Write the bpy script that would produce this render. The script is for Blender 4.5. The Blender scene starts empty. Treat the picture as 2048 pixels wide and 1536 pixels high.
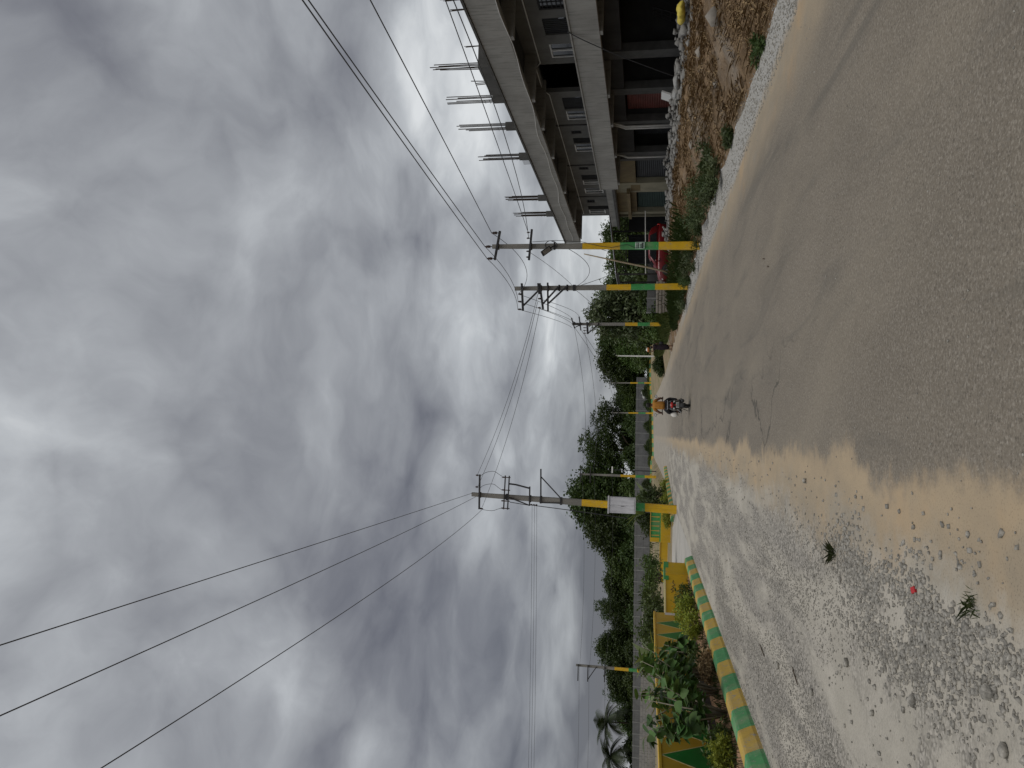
import bpy, bmesh, math, random
import numpy as np
from mathutils import Vector, Matrix, noise as mnoise

scene = bpy.context.scene
COL = scene.collection
R = math.radians

# ------------------------------------------------------------------ camera
F_PX, CAM_H = 1540.0, 1.6
PITCH, YAW, ROLL = math.atan(273.0 / F_PX), R(3.5), 0.02
fwd = Vector((math.sin(YAW) * math.cos(PITCH), math.cos(YAW) * math.cos(PITCH), math.sin(PITCH)))
rgt = Vector((math.cos(YAW), -math.sin(YAW), 0))
upv = rgt.cross(fwd)
r2 = rgt * math.cos(ROLL) + upv * math.sin(ROLL)
u2 = -rgt * math.sin(ROLL) + upv * math.cos(ROLL)
cam_d = bpy.data.cameras.new('camera')
cam_d.sensor_fit = 'HORIZONTAL'
cam_d.sensor_width = 36.0
cam_d.lens = 36.0 * F_PX / 2048.0
cam_d.clip_start = 0.05
cam_d.clip_end = 6000
cam = bpy.data.objects.new('camera', cam_d)
COL.objects.link(cam)
# the phone was held sideways: world up is towards the left edge of the picture
m = Matrix.Identity(4)
for i in range(3):
    m[i][0] = -u2[i]
    m[i][1] = r2[i]
    m[i][2] = -fwd[i]
m[2][3] = CAM_H
cam.matrix_world = m
scene.camera = cam

# ------------------------------------------------------------------ world, sun, exposure
SKY_SHIFT = (9.1, 3.3, 1.7)
SUN_AZ, SUN_EL = R(185), R(70)          # clockwise from +Y: high, behind the viewer
world = bpy.data.worlds.new('World')
scene.world = world
world.use_nodes = True
wn = world.node_tree
wn.nodes.clear()


def N(nt, kind, **kw):
    n = nt.nodes.new(kind)
    for k, v in kw.items():
        if k == 'ins':
            for kk, vv in v.items():
                n.inputs[kk].default_value = vv
        else:
            setattr(n, k, v)
    return n


def math_n(nt, op, a, b=None, c=None, clamp=False):
    n = nt.nodes.new('ShaderNodeMath')
    n.operation = op
    n.use_clamp = clamp
    for i, q in enumerate((a, b, c)):
        if q is None:
            continue
        if isinstance(q, (int, float)):
            n.inputs[i].default_value = q
        else:
            nt.links.new(q, n.inputs[i])
    return n.outputs[0]


def mix_c(nt, fac, a, b, mode='MIX'):
    n = nt.nodes.new('ShaderNodeMix')
    n.data_type = 'RGBA'
    n.blend_type = mode
    n.clamp_factor = True
    for idx, q in ((0, fac), (6, a), (7, b)):
        if isinstance(q, (int, float)):
            n.inputs[idx].default_value = q
        elif isinstance(q, tuple):
            n.inputs[idx].default_value = q if len(q) == 4 else q + (1,)
        else:
            nt.links.new(q, n.inputs[idx])
    return n.outputs[2]


def maprange(nt, v, a, b, c=0.0, d=1.0, smooth=True):
    n = nt.nodes.new('ShaderNodeMapRange')
    n.interpolation_type = 'SMOOTHSTEP' if smooth else 'LINEAR'
    n.clamp = True if hasattr(n, 'clamp') else True
    nt.links.new(v, n.inputs[0])
    for i, q in enumerate((a, b, c, d)):
        n.inputs[i + 1].default_value = q
    return n.outputs[0]


def noise_n(nt, vec, scale, detail=4, rough=0.5, dist=0.0):
    n = nt.nodes.new('ShaderNodeTexNoise')
    n.inputs['Scale'].default_value = scale
    n.inputs['Detail'].default_value = detail
    n.inputs['Roughness'].default_value = rough
    n.inputs['Distortion'].default_value = dist
    nt.links.new(vec, n.inputs['Vector'])
    return n.outputs[0]


def mapping(nt, vec, scale=(1, 1, 1), loc=(0, 0, 0), rot=(0, 0, 0)):
    n = nt.nodes.new('ShaderNodeMapping')
    n.inputs['Scale'].default_value = scale
    n.inputs['Location'].default_value = loc
    n.inputs['Rotation'].default_value = rot
    nt.links.new(vec, n.inputs['Vector'])
    return n.outputs[0]


def ramp(nt, fac, stops):
    n = nt.nodes.new('ShaderNodeValToRGB')
    e = n.color_ramp.elements
    e[0].position, e[0].color = stops[0][0], stops[0][1] + (1,)
    e[1].position, e[1].color = stops[1][0], stops[1][1] + (1,)
    for p, c in stops[2:]:
        q = e.new(p)
        q.color = c + (1,)
    nt.links.new(fac, n.inputs[0])
    return n.outputs[0]


tc = N(wn, 'ShaderNodeTexCoord')
sep = N(wn, 'ShaderNodeSeparateXYZ')
wn.links.new(tc.outputs['Generated'], sep.inputs[0])
up_z = math_n(wn, 'MAXIMUM', sep.outputs[2], 0.0)
hl = math_n(wn, 'SQRT', math_n(wn, 'ADD', math_n(wn, 'MULTIPLY', sep.outputs[0], sep.outputs[0]), math_n(wn, 'ADD', math_n(wn, 'MULTIPLY', sep.outputs[1], sep.outputs[1]), 0.02)))
# cloud space: bearing round the horizon, height compressed towards the horizon as a flat cloud deck shows it
comb = N(wn, 'ShaderNodeCombineXYZ')
wn.links.new(math_n(wn, 'DIVIDE', sep.outputs[0], hl), comb.inputs[0])
wn.links.new(math_n(wn, 'DIVIDE', sep.outputs[1], hl), comb.inputs[1])
wn.links.new(math_n(wn, 'MULTIPLY', math_n(wn, 'LOGARITHM', math_n(wn, 'ADD', up_z, 0.36), 2.718), 1.35), comb.inputs[2])
wz = N(wn, 'ShaderNodeTexNoise', ins={'Scale': 3.2, 'Detail': 3.0, 'Roughness': 0.55})
wn.links.new(comb.outputs[0], wz.inputs['Vector'])
wsc = N(wn, 'ShaderNodeVectorMath', operation='SCALE', ins={'Scale': 0.26})
wn.links.new(wz.outputs['Color'], wsc.inputs[0])
wad = N(wn, 'ShaderNodeVectorMath', operation='ADD')
wn.links.new(comb.outputs[0], wad.inputs[0])
wn.links.new(wsc.outputs[0], wad.inputs[1])
cv = mapping(wn, wad.outputs[0], loc=SKY_SHIFT)
big = noise_n(wn, mapping(wn, cv, loc=(1.3, 0.4, 0.65)), 1.35, 2, 0.5, 0.0)
mid = noise_n(wn, mapping(wn, cv, loc=(3.1, 7.7, 1.0)), 2.9, 8, 0.55, 0.0)
fine = noise_n(wn, mapping(wn, cv, loc=(9, 2, 4)), 8.0, 7, 0.56, 0.0)
puff_n = N(wn, 'ShaderNodeTexNoise', noise_type='RIDGED_MULTIFRACTAL', normalize=True, ins={'Scale': 2.1, 'Detail': 3.5, 'Roughness': 0.45, 'Offset': 0.9, 'Gain': 1.2, 'Lacunarity': 2.1})
wn.links.new(mapping(wn, cv, loc=(2.2, 5.1, 0.3)), puff_n.inputs['Vector'])
puff_f = N(wn, 'ShaderNodeTexNoise', noise_type='RIDGED_MULTIFRACTAL', normalize=True, ins={'Scale': 4.6, 'Detail': 3.0, 'Roughness': 0.5, 'Offset': 0.9, 'Gain': 1.1, 'Lacunarity': 2.2})
wn.links.new(mapping(wn, cv, loc=(6.2, 1.1, 2.3)), puff_f.inputs['Vector'])
puff = math_n(wn, 'ADD', math_n(wn, 'SUBTRACT', 0.62, puff_n.outputs[0]), math_n(wn, 'MULTIPLY', math_n(wn, 'SUBTRACT', 0.62, puff_f.outputs[0]), 0.38))
amp = maprange(wn, up_z, 0.1, 0.5, 1.3, 0.75)
s = math_n(wn, 'ADD', math_n(wn, 'MULTIPLY', math_n(wn, 'SUBTRACT', big, 0.5), 0.7), math_n(wn, 'MULTIPLY', math_n(wn, 'SUBTRACT', mid, 0.5), 0.85))
s = math_n(wn, 'ADD', s, math_n(wn, 'MULTIPLY', math_n(wn, 'SUBTRACT', fine, 0.5), 0.34))
s = math_n(wn, 'ADD', s, math_n(wn, 'MULTIPLY', puff, 0.28))
s = math_n(wn, 'ADD', math_n(wn, 'MULTIPLY', s, amp), 0.635)
cloud = ramp(wn, s, [(0.24, (0.135, 0.138, 0.160)), (0.38, (0.205, 0.210, 0.232)), (0.50, (0.285, 0.294, 0.314)),
                     (0.60, (0.365, 0.378, 0.398)), (0.72, (0.50, 0.52, 0.54)), (0.86, (0.74, 0.76, 0.77))])
sky = N(wn, 'ShaderNodeTexSky', sky_type='NISHITA', sun_disc=False, sun_elevation=SUN_EL, sun_rotation=SUN_AZ)
sky_s = mix_c(wn, 1.0, sky.outputs[0], (0.1, 0.1, 0.1), 'MULTIPLY')
cov = mix_c(wn, 0.93, sky_s, cloud)
bg = N(wn, 'ShaderNodeBackground')
bg.inputs[1].default_value = 1.0
wn.links.new(cov, bg.inputs[0])
wo = N(wn, 'ShaderNodeOutputWorld')
wn.links.new(bg.outputs[0], wo.inputs[0])

sun_d = bpy.data.lights.new('sun', 'SUN')
sun_d.energy = 1.5
sun_d.angle = R(35)
sun_d.color = (1.0, 0.96, 0.9)
sun = bpy.data.objects.new('sun', sun_d)
COL.objects.link(sun)
to_sun = Vector((math.sin(SUN_AZ) * math.cos(SUN_EL), math.cos(SUN_AZ) * math.cos(SUN_EL), math.sin(SUN_EL)))
sun.rotation_euler = to_sun.to_track_quat('Z', 'Y').to_euler()
sun.location = (0, 0, 30)

vs = scene.view_settings
vs.view_transform = 'Standard'
vs.look = 'None'
vs.exposure = 0.0
vs.gamma = 1.0
vs.use_curve_mapping = False

rng = np.random.default_rng(11)
random.seed(5)

scene.cycles.max_bounces = 6
scene.cycles.diffuse_bounces = 3
scene.cycles.glossy_bounces = 2
scene.cycles.transmission_bounces = 3

# ------------------------------------------------------------------ materials
MATS = {}


def new_mat(name):
    mt = bpy.data.materials.new(name)
    mt.use_nodes = True
    nt = mt.node_tree
    b = nt.nodes['Principled BSDF']
    MATS[name] = mt
    return mt, nt, b


def pos(nt):
    return nt.nodes.new('ShaderNodeNewGeometry').outputs['Position']


def bump_to(nt, b, h, strength, dist=0.01):
    n = nt.nodes.new('ShaderNodeBump')
    n.inputs['Strength'].default_value = strength
    n.inputs['Distance'].default_value = dist
    nt.links.new(h, n.inputs['Height'])
    nt.links.new(n.outputs[0], b.inputs['Normal'])


def pm(name, c1, c2=None, scale=2.0, rough=0.8, bump=0.0, bscale=30.0, metal=0.0, spec=0.3, stretch=(1, 1, 1),
       fine=0.0, fscale=60.0, bdist=0.01, obj=False, streak=0.0, chip=0.0):
    """plain procedural paint / concrete / soil: two colours through noise, fine speckle, rain streaks, bump"""
    mt, nt, b = new_mat(name)
    c2 = c2 or tuple(x * 0.8 for x in c1)
    if obj:
        p = nt.nodes.new('ShaderNodeTexCoord').outputs['Object']
    else:
        p = pos(nt)
    pmap = mapping(nt, p, scale=stretch)
    f = maprange(nt, noise_n(nt, pmap, scale, 6, 0.6, 0.3), 0.33, 0.67)
    c = mix_c(nt, f, c1, c2)
    if streak > 0:
        st = maprange(nt, noise_n(nt, mapping(nt, p, scale=(3.0, 3.0, 0.35)), 3.0, 5, 0.6), 0.48, 0.7)
        c = mix_c(nt, math_n(nt, 'MULTIPLY', st, streak), c, tuple(x * 0.45 for x in c1))
    if fine > 0:
        g = noise_n(nt, p, fscale, 3, 0.6)
        g = maprange(nt, g, 0.3, 0.7, 1.0 - fine, 1.0 + fine, False)
        gc = nt.nodes.new('ShaderNodeCombineXYZ')
        for i in range(3):
            nt.links.new(g, gc.inputs[i])
        c = mix_c(nt, 1.0, c, gc.outputs[0], 'MULTIPLY')
    if chip > 0:
        ck = noise_n(nt, p, 11.0, 6, 0.72, 0.4)
        c = mix_c(nt, maprange(nt, ck, 0.66 - 0.08 * chip, 0.70 - 0.08 * chip), c, (0.27, 0.25, 0.22))
        dz_ = noise_n(nt, mapping(nt, p, loc=(3, 3, 3)), 2.3, 5, 0.65)
        c = mix_c(nt, math_n(nt, 'MULTIPLY', maprange(nt, dz_, 0.45, 0.75), 0.45 * chip), c, (0.34, 0.29, 0.21))
    nt.links.new(c, b.inputs['Base Color'])
    b.inputs['Roughness'].default_value = rough
    b.inputs['Metallic'].default_value = metal
    b.inputs['Specular IOR Level'].default_value = spec
    if bump > 0:
        bump_to(nt, b, noise_n(nt, p, bscale, 5, 0.6), bump, bdist)
    return mt


def leaf_mat(name, c1, c2, trans=0.25, rough=0.55, scale=1.2):
    mt, nt, b = new_mat(name)
    oi = nt.nodes.new('ShaderNodeObjectInfo')
    f = maprange(nt, noise_n(nt, pos(nt), scale, 4, 0.65), 0.32, 0.68)
    c = mix_c(nt, f, c1, c2)
    hs = nt.nodes.new('ShaderNodeHueSaturation')
    nt.links.new(maprange(nt, oi.outputs['Random'], 0, 1, 0.72, 1.3, False), hs.inputs['Value'])
    nt.links.new(maprange(nt, oi.outputs['Random'], 0, 1, 0.487, 0.513, False), hs.inputs['Hue'])
    nt.links.new(c, hs.inputs['Color'])
    nt.links.new(hs.outputs[0], b.inputs['Base Color'])
    b.inputs['Roughness'].default_value = rough
    b.inputs['Specular IOR Level'].default_value = 0.35
    tr = nt.nodes.new('ShaderNodeBsdfTranslucent')
    tcol = mix_c(nt, 0.5, hs.outputs[0], (0.14, 0.2, 0.03))
    nt.links.new(tcol, tr.inputs[0])
    mx = nt.nodes.new('ShaderNodeMixShader')
    mx.inputs[0].default_value = trans
    nt.links.new(b.outputs[0], mx.inputs[1])
    nt.links.new(tr.outputs[0], mx.inputs[2])
    nt.links.new(mx.outputs[0], nt.nodes['Material Output'].inputs[0])
    return mt


M = {}
M['concrete'] = pm('concrete', (0.30, 0.295, 0.275), (0.235, 0.23, 0.215), 0.9, 0.9, 0.3, 25, fine=0.12, streak=0.6)
M['concrete_dark'] = pm('concrete_dark', (0.10, 0.098, 0.093), (0.065, 0.064, 0.06), 1.5, 0.9, 0.25, 25, fine=0.12, streak=0.3)  # darker concrete; for piers and slabs, soffit shade put into the colour
M['plaster'] = pm('plaster', (0.165, 0.162, 0.152), (0.12, 0.118, 0.11), 0.9, 0.9, 0.15, 40, fine=0.06, streak=0.3)
M['cream'] = pm('cream_plaster', (0.29, 0.265, 0.185), (0.22, 0.20, 0.14), 1.2, 0.85, 0.15, 30, fine=0.08, streak=0.3)
M['ochre_plaster'] = pm('ochre_plaster', (0.17, 0.13, 0.065), (0.12, 0.09, 0.05), 1.2, 0.85, 0.1, 30, streak=0.3)
M['interior'] = pm('interior', (0.05, 0.048, 0.046), (0.032, 0.031, 0.03), 1.0, 0.95)  # near-black walls: deep indoor shade put into the colour
M['red_shutter'] = pm('red_shutter', (0.15, 0.045, 0.036), (0.10, 0.032, 0.026), 1.4, 0.6, streak=0.3)
M['dark_shutter'] = pm('dark_shutter', (0.03, 0.032, 0.034), (0.02, 0.021, 0.023), 1.4, 0.6, streak=0.3)
M['dark_green'] = pm('dark_green_shutter', (0.03, 0.055, 0.045), (0.022, 0.04, 0.034), 1.4, 0.6)
M['black_metal'] = pm('black_metal', (0.022, 0.022, 0.024), (0.035, 0.03, 0.027), 4, 0.55, metal=0.3)
M['rebar'] = pm('rebar', (0.06, 0.045, 0.035), (0.04, 0.032, 0.027), 8, 0.8, metal=0.3)
M['white_frame'] = pm('white_frame', (0.72, 0.72, 0.70), (0.62, 0.62, 0.6), 3, 0.5)
M['yellow'] = pm('yellow_paint', (0.66, 0.405, 0.014), (0.58, 0.35, 0.013), 1.6, 0.62, 0.12, 60, fine=0.05, streak=0.38, chip=0.7)
M['green'] = pm('green_paint', (0.055, 0.30, 0.085), (0.045, 0.25, 0.075), 1.6, 0.62, 0.12, 60, fine=0.05, streak=0.38, chip=0.7)
M['deep_green'] = pm('deep_green_paint', (0.012, 0.215, 0.03), (0.010, 0.18, 0.026), 1.0, 0.5, 0.05, 60, streak=0.1, chip=0.3)
M['wall_yellow'] = pm('wall_yellow_paint', (0.58, 0.37, 0.02), (0.52, 0.325, 0.018), 1.0, 0.55, 0.06, 50, streak=0.15, chip=0.35)
M['kerb_yellow'] = pm('kerb_yellow_paint', (0.52, 0.36, 0.075), (0.45, 0.30, 0.06), 2.5, 0.75, 0.2, 40, fine=0.1, streak=0.2, chip=1.0)
M['kerb_green'] = pm('kerb_green_paint', (0.085, 0.30, 0.115), (0.07, 0.25, 0.10), 2.5, 0.75, 0.2, 40, fine=0.1, streak=0.2, chip=1.0)
M['line_cream'] = pm('line_cream_paint', (0.70, 0.62, 0.32), (0.62, 0.54, 0.28), 2, 0.6)
M['pole_grey'] = pm('pole_grey', (0.235, 0.225, 0.205), (0.17, 0.165, 0.15), 1.6, 0.9, 0.3, 30, stretch=(2, 2, 0.4), fine=0.12)
M['galv'] = pm('galvanised', (0.045, 0.045, 0.048), (0.03, 0.03, 0.032), 5, 0.6, metal=0.2)
M['insul'] = pm('insulator', (0.07, 0.04, 0.03), (0.05, 0.03, 0.025), 5, 0.3)
M['wire'] = pm('wire', (0.05, 0.052, 0.055), (0.04, 0.04, 0.042), 5, 0.6)
M['white_box'] = pm('white_box', (0.60, 0.60, 0.63), (0.47, 0.47, 0.50), 1.3, 0.5, 0.1, 12, streak=0.45)
M['paper'] = pm('paper', (0.55, 0.62, 0.57), (0.18, 0.34, 0.24), 22, 0.8, stretch=(1, 1, 0.35))
M['precast'] = pm('precast', (0.175, 0.175, 0.175), (0.135, 0.135, 0.137), 0.8, 0.9, 0.2, 20, fine=0.08, streak=0.35)
M['precast_post'] = pm('precast_post', (0.27, 0.27, 0.265), (0.2, 0.2, 0.195), 1.0, 0.9, streak=0.3)
M['block'] = pm('block', (0.30, 0.29, 0.275), (0.23, 0.225, 0.215), 1.2, 0.9, 0.2, 30, fine=0.1, streak=0.3)
M['stone'] = pm('stone', (0.27, 0.245, 0.21), (0.18, 0.165, 0.145), 2.4, 0.9, 0.5, 18, fine=0.12)
M['rubble'] = pm('rubble', (0.27, 0.265, 0.25), (0.16, 0.155, 0.148), 2.6, 0.9, 0.5, 18, fine=0.15)
M['gravel'] = pm('gravel_stone', (0.38, 0.36, 0.32), (0.19, 0.18, 0.16), 22.0, 0.9, 0.5, 60, fine=0.2)
M['red_soil'] = pm('red_soil', (0.34, 0.205, 0.125), (0.25, 0.155, 0.095), 1.5, 0.95, 0.6, 22, fine=0.25, bdist=0.03)
M['straw'] = pm('straw', (0.40, 0.29, 0.16), (0.24, 0.165, 0.09), 6, 0.9)
M['plank'] = pm('plank', (0.36, 0.29, 0.2), (0.26, 0.2, 0.135), 6, 0.85, stretch=(3, 0.5, 3))
M['bamboo'] = pm('bamboo', (0.34, 0.28, 0.19), (0.25, 0.2, 0.13), 3, 0.7)
M['bark'] = pm('bark', (0.12, 0.09, 0.065), (0.075, 0.06, 0.045), 6, 0.95, 0.5, 20, stretch=(1, 1, 0.3))
M['stem'] = pm('stem', (0.22, 0.2, 0.15), (0.15, 0.135, 0.1), 6, 0.85)
M['tin'] = pm('tin_sheet', (0.30, 0.31, 0.33), (0.22, 0.22, 0.23), 1.5, 0.5, metal=0.3, streak=0.4)
M['sack'] = pm('yellow_sack', (0.62, 0.50, 0.08), (0.50, 0.40, 0.08), 4, 0.7, 0.4, 14)
M['white_sack'] = pm('white_sack', (0.34, 0.34, 0.33), (0.24, 0.24, 0.235), 4, 0.7, 0.4, 14)
M['car_red'] = pm('car_red_paint', (0.13, 0.005, 0.008), (0.11, 0.005, 0.007), 2, 0.3, spec=0.6)  # paint darkened: shade over the parked car put into the colour
M['rubber'] = pm('rubber', (0.018, 0.018, 0.019), (0.026, 0.025, 0.024), 12, 0.85)
M['rim'] = pm('wheel_rim', (0.34, 0.34, 0.35), (0.28, 0.28, 0.29), 5, 0.35, metal=0.7)
M['black_paint'] = pm('black_paint', (0.014, 0.014, 0.016), (0.02, 0.02, 0.022), 4, 0.25, spec=0.5)
M['black_plastic'] = pm('black_plastic', (0.03, 0.03, 0.031), (0.022, 0.022, 0.023), 8, 0.6)
M['red_lens'] = pm('red_lens', (0.45, 0.015, 0.012), (0.38, 0.012, 0.01), 6, 0.15, spec=0.6)
M['clear_lens'] = pm('clear_lens', (0.6, 0.6, 0.6), (0.5, 0.5, 0.5), 6, 0.12, spec=0.6)
M['plate'] = pm('number_plate', (0.6, 0.6, 0.58), (0.5, 0.5, 0.48), 10, 0.5)
M['chrome'] = pm('chrome', (0.5, 0.5, 0.52), (0.42, 0.42, 0.44), 5, 0.2, metal=0.9)
M['skin'] = pm('skin', (0.17, 0.085, 0.055), (0.145, 0.072, 0.047), 8, 0.55)
M['hair'] = pm('hair', (0.012, 0.01, 0.009), (0.018, 0.015, 0.013), 30, 0.5)
M['orange_shirt'] = pm('orange_shirt', (0.38, 0.17, 0.028), (0.28, 0.12, 0.02), 7, 0.85, 0.5, 9, stretch=(1, 1, 0.5), bdist=0.03)
M['dark_trousers'] = pm('dark_trousers', (0.02, 0.02, 0.024), (0.03, 0.03, 0.034), 8, 0.85)
M['dark_dress'] = pm('dark_dress', (0.020, 0.011, 0.017), (0.010, 0.007, 0.010), 9, 0.85, 0.5, 9, bdist=0.03)
M['orange_cloth'] = pm('orange_cloth', (0.55, 0.22, 0.07), (0.45, 0.16, 0.05), 12, 0.8)
M['white_cloth'] = pm('white_cloth', (0.7, 0.68, 0.64), (0.6, 0.58, 0.55), 12, 0.8)
M['red_plastic'] = pm('red_plastic', (0.42, 0.02, 0.025), (0.36, 0.018, 0.02), 30, 0.4)
M['board_white'] = pm('white_board', (0.58, 0.58, 0.57), (0.5, 0.5, 0.49), 2, 0.6)

mt, nt, b = new_mat('window_glass')
b.inputs['Base Color'].default_value = (0.02, 0.022, 0.025, 1)
b.inputs['Roughness'].default_value = 0.06
b.inputs['Specular IOR Level'].default_value = 0.6
nt.links.new(maprange(nt, noise_n(nt, pos(nt), 2.0, 3), 0.3, 0.7, 0.03, 0.12), b.inputs['Roughness'])
M['glass'] = mt

M['leaf_dark'] = leaf_mat('leaf_dark', (0.022, 0.042, 0.009), (0.050, 0.076, 0.018), 0.16)
M['leaf_mid'] = leaf_mat('leaf_mid', (0.034, 0.066, 0.012), (0.076, 0.112, 0.024), 0.18)
M['leaf_pale'] = leaf_mat('leaf_pale', (0.055, 0.082, 0.032), (0.125, 0.15, 0.078), 0.14)
M['leaf_big'] = leaf_mat('leaf_big', (0.036, 0.09, 0.018), (0.075, 0.14, 0.032), 0.22, 0.6)
M['leaf_lime'] = leaf_mat('leaf_lime', (0.16, 0.20, 0.025), (0.26, 0.27, 0.03), 0.25)
M['leaf_banana'] = leaf_mat('leaf_banana', (0.10, 0.15, 0.045), (0.17, 0.21, 0.085), 0.3, 0.4)
M['leaf_palm'] = leaf_mat('leaf_palm', (0.022, 0.034, 0.014), (0.04, 0.052, 0.022), 0.08)
M['grass'] = leaf_mat('grass', (0.07, 0.10, 0.03), (0.13, 0.145, 0.045), 0.2, 0.7, 2.0)
M['weed'] = leaf_mat('weed_leaf', (0.040, 0.062, 0.022), (0.085, 0.105, 0.045), 0.15)
M['grass_dark'] = leaf_mat('grass_dark', (0.035, 0.062, 0.018), (0.06, 0.09, 0.028), 0.2, 0.7, 2.0)


def ground_material():
    """asphalt carriageway with dusty tan edges and crushed-stone shoulders, blended by place"""
    mt, nt, b = new_mat('road_surface')
    p = pos(nt)
    sp = nt.nodes.new('ShaderNodeSeparateXYZ')
    nt.links.new(p, sp.inputs[0])
    X, Y = sp.outputs[0], sp.outputs[1]
    wob = math_n(nt, 'MULTIPLY', math_n(nt, 'SUBTRACT', noise_n(nt, mapping(nt, p, scale=(1, 0.75, 1)), 0.42, 6, 0.55, 0.0), 0.5), 1.7)
    wob2 = math_n(nt, 'MULTIPLY', math_n(nt, 'SUBTRACT', noise_n(nt, mapping(nt, p, scale=(1, 0.3, 1)), 1.1, 4, 0.55), 0.5), 1.1)
    Xw = math_n(nt, 'ADD', X, math_n(nt, 'MULTIPLY', wob, maprange(nt, Y, 8.0, 24.0, 1.0, 0.4)))
    Xw = math_n(nt, 'ADD', Xw, math_n(nt, 'MULTIPLY', math_n(nt, 'SUBTRACT', noise_n(nt, p, 5.5, 8, 0.72), 0.5), 0.55))
    # asphalt
    grain = noise_n(nt, p, 48.0, 5, 0.8)
    vor = nt.nodes.new('ShaderNodeTexVoronoi')
    vor.inputs['Scale'].default_value = 75.0
    nt.links.new(p, vor.inputs['Vector'])
    blot = maprange(nt, noise_n(nt, mapping(nt, p, scale=(1, 0.4, 1)), 0.9, 6, 0.6, 0.4), 0.3, 0.7)
    asp = mix_c(nt, blot, (0.166, 0.144, 0.115), (0.198, 0.172, 0.137))
    asp = mix_c(nt, maprange(nt, grain, 0.52, 0.72), asp, (0.34, 0.31, 0.27))
    asp = mix_c(nt, maprange(nt, grain, 0.5, 0.26), asp, (0.06, 0.054, 0.045))
    vsp = nt.nodes.new('ShaderNodeSeparateXYZ')
    nt.links.new(vor.outputs['Color'], vsp.inputs[0])
    asp = mix_c(nt, math_n(nt, 'MULTIPLY', maprange(nt, vsp.outputs[0], 0.72, 0.95), 0.32), asp, (0.36, 0.33, 0.285))
    asp = mix_c(nt, math_n(nt, 'MULTIPLY', maprange(nt, vsp.outputs[1], 0.75, 0.95), 0.32), asp, (0.05, 0.045, 0.04))
    # faint wheel tracks and old smears, lengthways
    trk = maprange(nt, noise_n(nt, mapping(nt, p, scale=(1.0, 0.12, 1)), 1.7, 4, 0.6, 0.8), 0.52, 0.68)
    asp = mix_c(nt, math_n(nt, 'MULTIPLY', trk, 0.5), asp, (0.105, 0.098, 0.085))
    dustf = maprange(nt, noise_n(nt, mapping(nt, p, scale=(1, 0.3, 1), loc=(4, 1, 0)), 0.7, 5, 0.6, 0.5), 0.45, 0.75)
    asp = mix_c(nt, math_n(nt, 'MULTIPLY', dustf, 0.35), asp, (0.27, 0.235, 0.18))
    # cracks
    vc = nt.nodes.new('ShaderNodeTexVoronoi')
    vc.feature = 'DISTANCE_TO_EDGE'
    vc.inputs['Scale'].default_value = 0.55
    dist = nt.nodes.new('ShaderNodeVectorMath')
    dist.operation = 'ADD'
    nz = nt.nodes.new('ShaderNodeTexNoise')
    nz.inputs['Scale'].default_value = 1.7
    nz.inputs['Detail'].default_value = 6
    nt.links.new(p, nz.inputs['Vector'])
    sc = nt.nodes.new('ShaderNodeVectorMath')
    sc.operation = 'SCALE'
    sc.inputs['Scale'].default_value = 0.9
    nt.links.new(nz.outputs['Color'], sc.inputs[0])
    nt.links.new(mapping(nt, p, scale=(1.0, 0.45, 1)), dist.inputs[0])
    nt.links.new(sc.outputs[0], dist.inputs[1])
    nt.links.new(dist.outputs[0], vc.inputs['Vector'])
    crack = maprange(nt, vc.outputs['Distance'], 0.02, 0.003)
    crmask = maprange(nt, noise_n(nt, mapping(nt, p, loc=(7, 3, 0)), 0.35, 2), 0.40, 0.52)
    crx = math_n(nt, 'MULTIPLY', maprange(nt, X, -0.6, -0.1), maprange(nt, X, 1.5, 0.6))
    crack = math_n(nt, 'MULTIPLY', math_n(nt, 'MULTIPLY', math_n(nt, 'MULTIPLY', crack, crx), crmask), maprange(nt, Y, 7.0, 10.0, 0.25, 1.0))
    asp = mix_c(nt, math_n(nt, 'MULTIPLY', crack, 0.7), asp, (0.05, 0.047, 0.042))
    # tan dust
    tn = noise_n(nt, mapping(nt, p, scale=(1, 0.5, 1)), 2.2, 6, 0.65)
    tan = mix_c(nt, maprange(nt, tn, 0.3, 0.7), (0.29, 0.242, 0.178), (0.36, 0.292, 0.205))
    tsp = noise_n(nt, p, 70.0, 3, 0.7)
    tan = mix_c(nt, maprange(nt, tsp, 0.54, 0.68), tan, (0.17, 0.143, 0.105))
    tan = mix_c(nt, maprange(nt, noise_n(nt, mapping(nt, p, scale=(1, 0.4, 1), loc=(1, 6, 0)), 1.6, 6, 0.7), 0.5, 0.72), tan, (0.30, 0.272, 0.225))
    orange = maprange(nt, noise_n(nt, mapping(nt, p, loc=(2, 9, 0)), 0.8, 4, 0.6), 0.52, 0.7)
    tan = mix_c(nt, math_n(nt, 'MULTIPLY', orange, 0.55), tan, (0.46, 0.315, 0.175))
    # crushed stone with rolled smooth lanes
    lane = maprange(nt, noise_n(nt, mapping(nt, p, scale=(1.0, 0.16, 1), rot=(0, 0, R(4))), 1.5, 5, 0.6, 0.4), 0.42, 0.6)
    gv = nt.nodes.new('ShaderNodeTexVoronoi')
    gv.inputs['Scale'].default_value = 42.0
    nt.links.new(p, gv.inputs['Vector'])
    sp2 = nt.nodes.new('ShaderNodeSeparateXYZ')
    nt.links.new(gv.outputs['Color'], sp2.inputs[0])
    gcol = mix_c(nt, sp2.outputs[0], (0.135, 0.126, 0.11), (0.43, 0.40, 0.355))
    gcol = mix_c(nt, maprange(nt, gv.outputs['Distance'], 0.55, 0.85), gcol, (0.13, 0.122, 0.108))  # dark gaps between pebbles: their shade put into the colour
    smooth = mix_c(nt, maprange(nt, tn, 0.35, 0.65), (0.365, 0.34, 0.29), (0.435, 0.405, 0.35))
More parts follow.
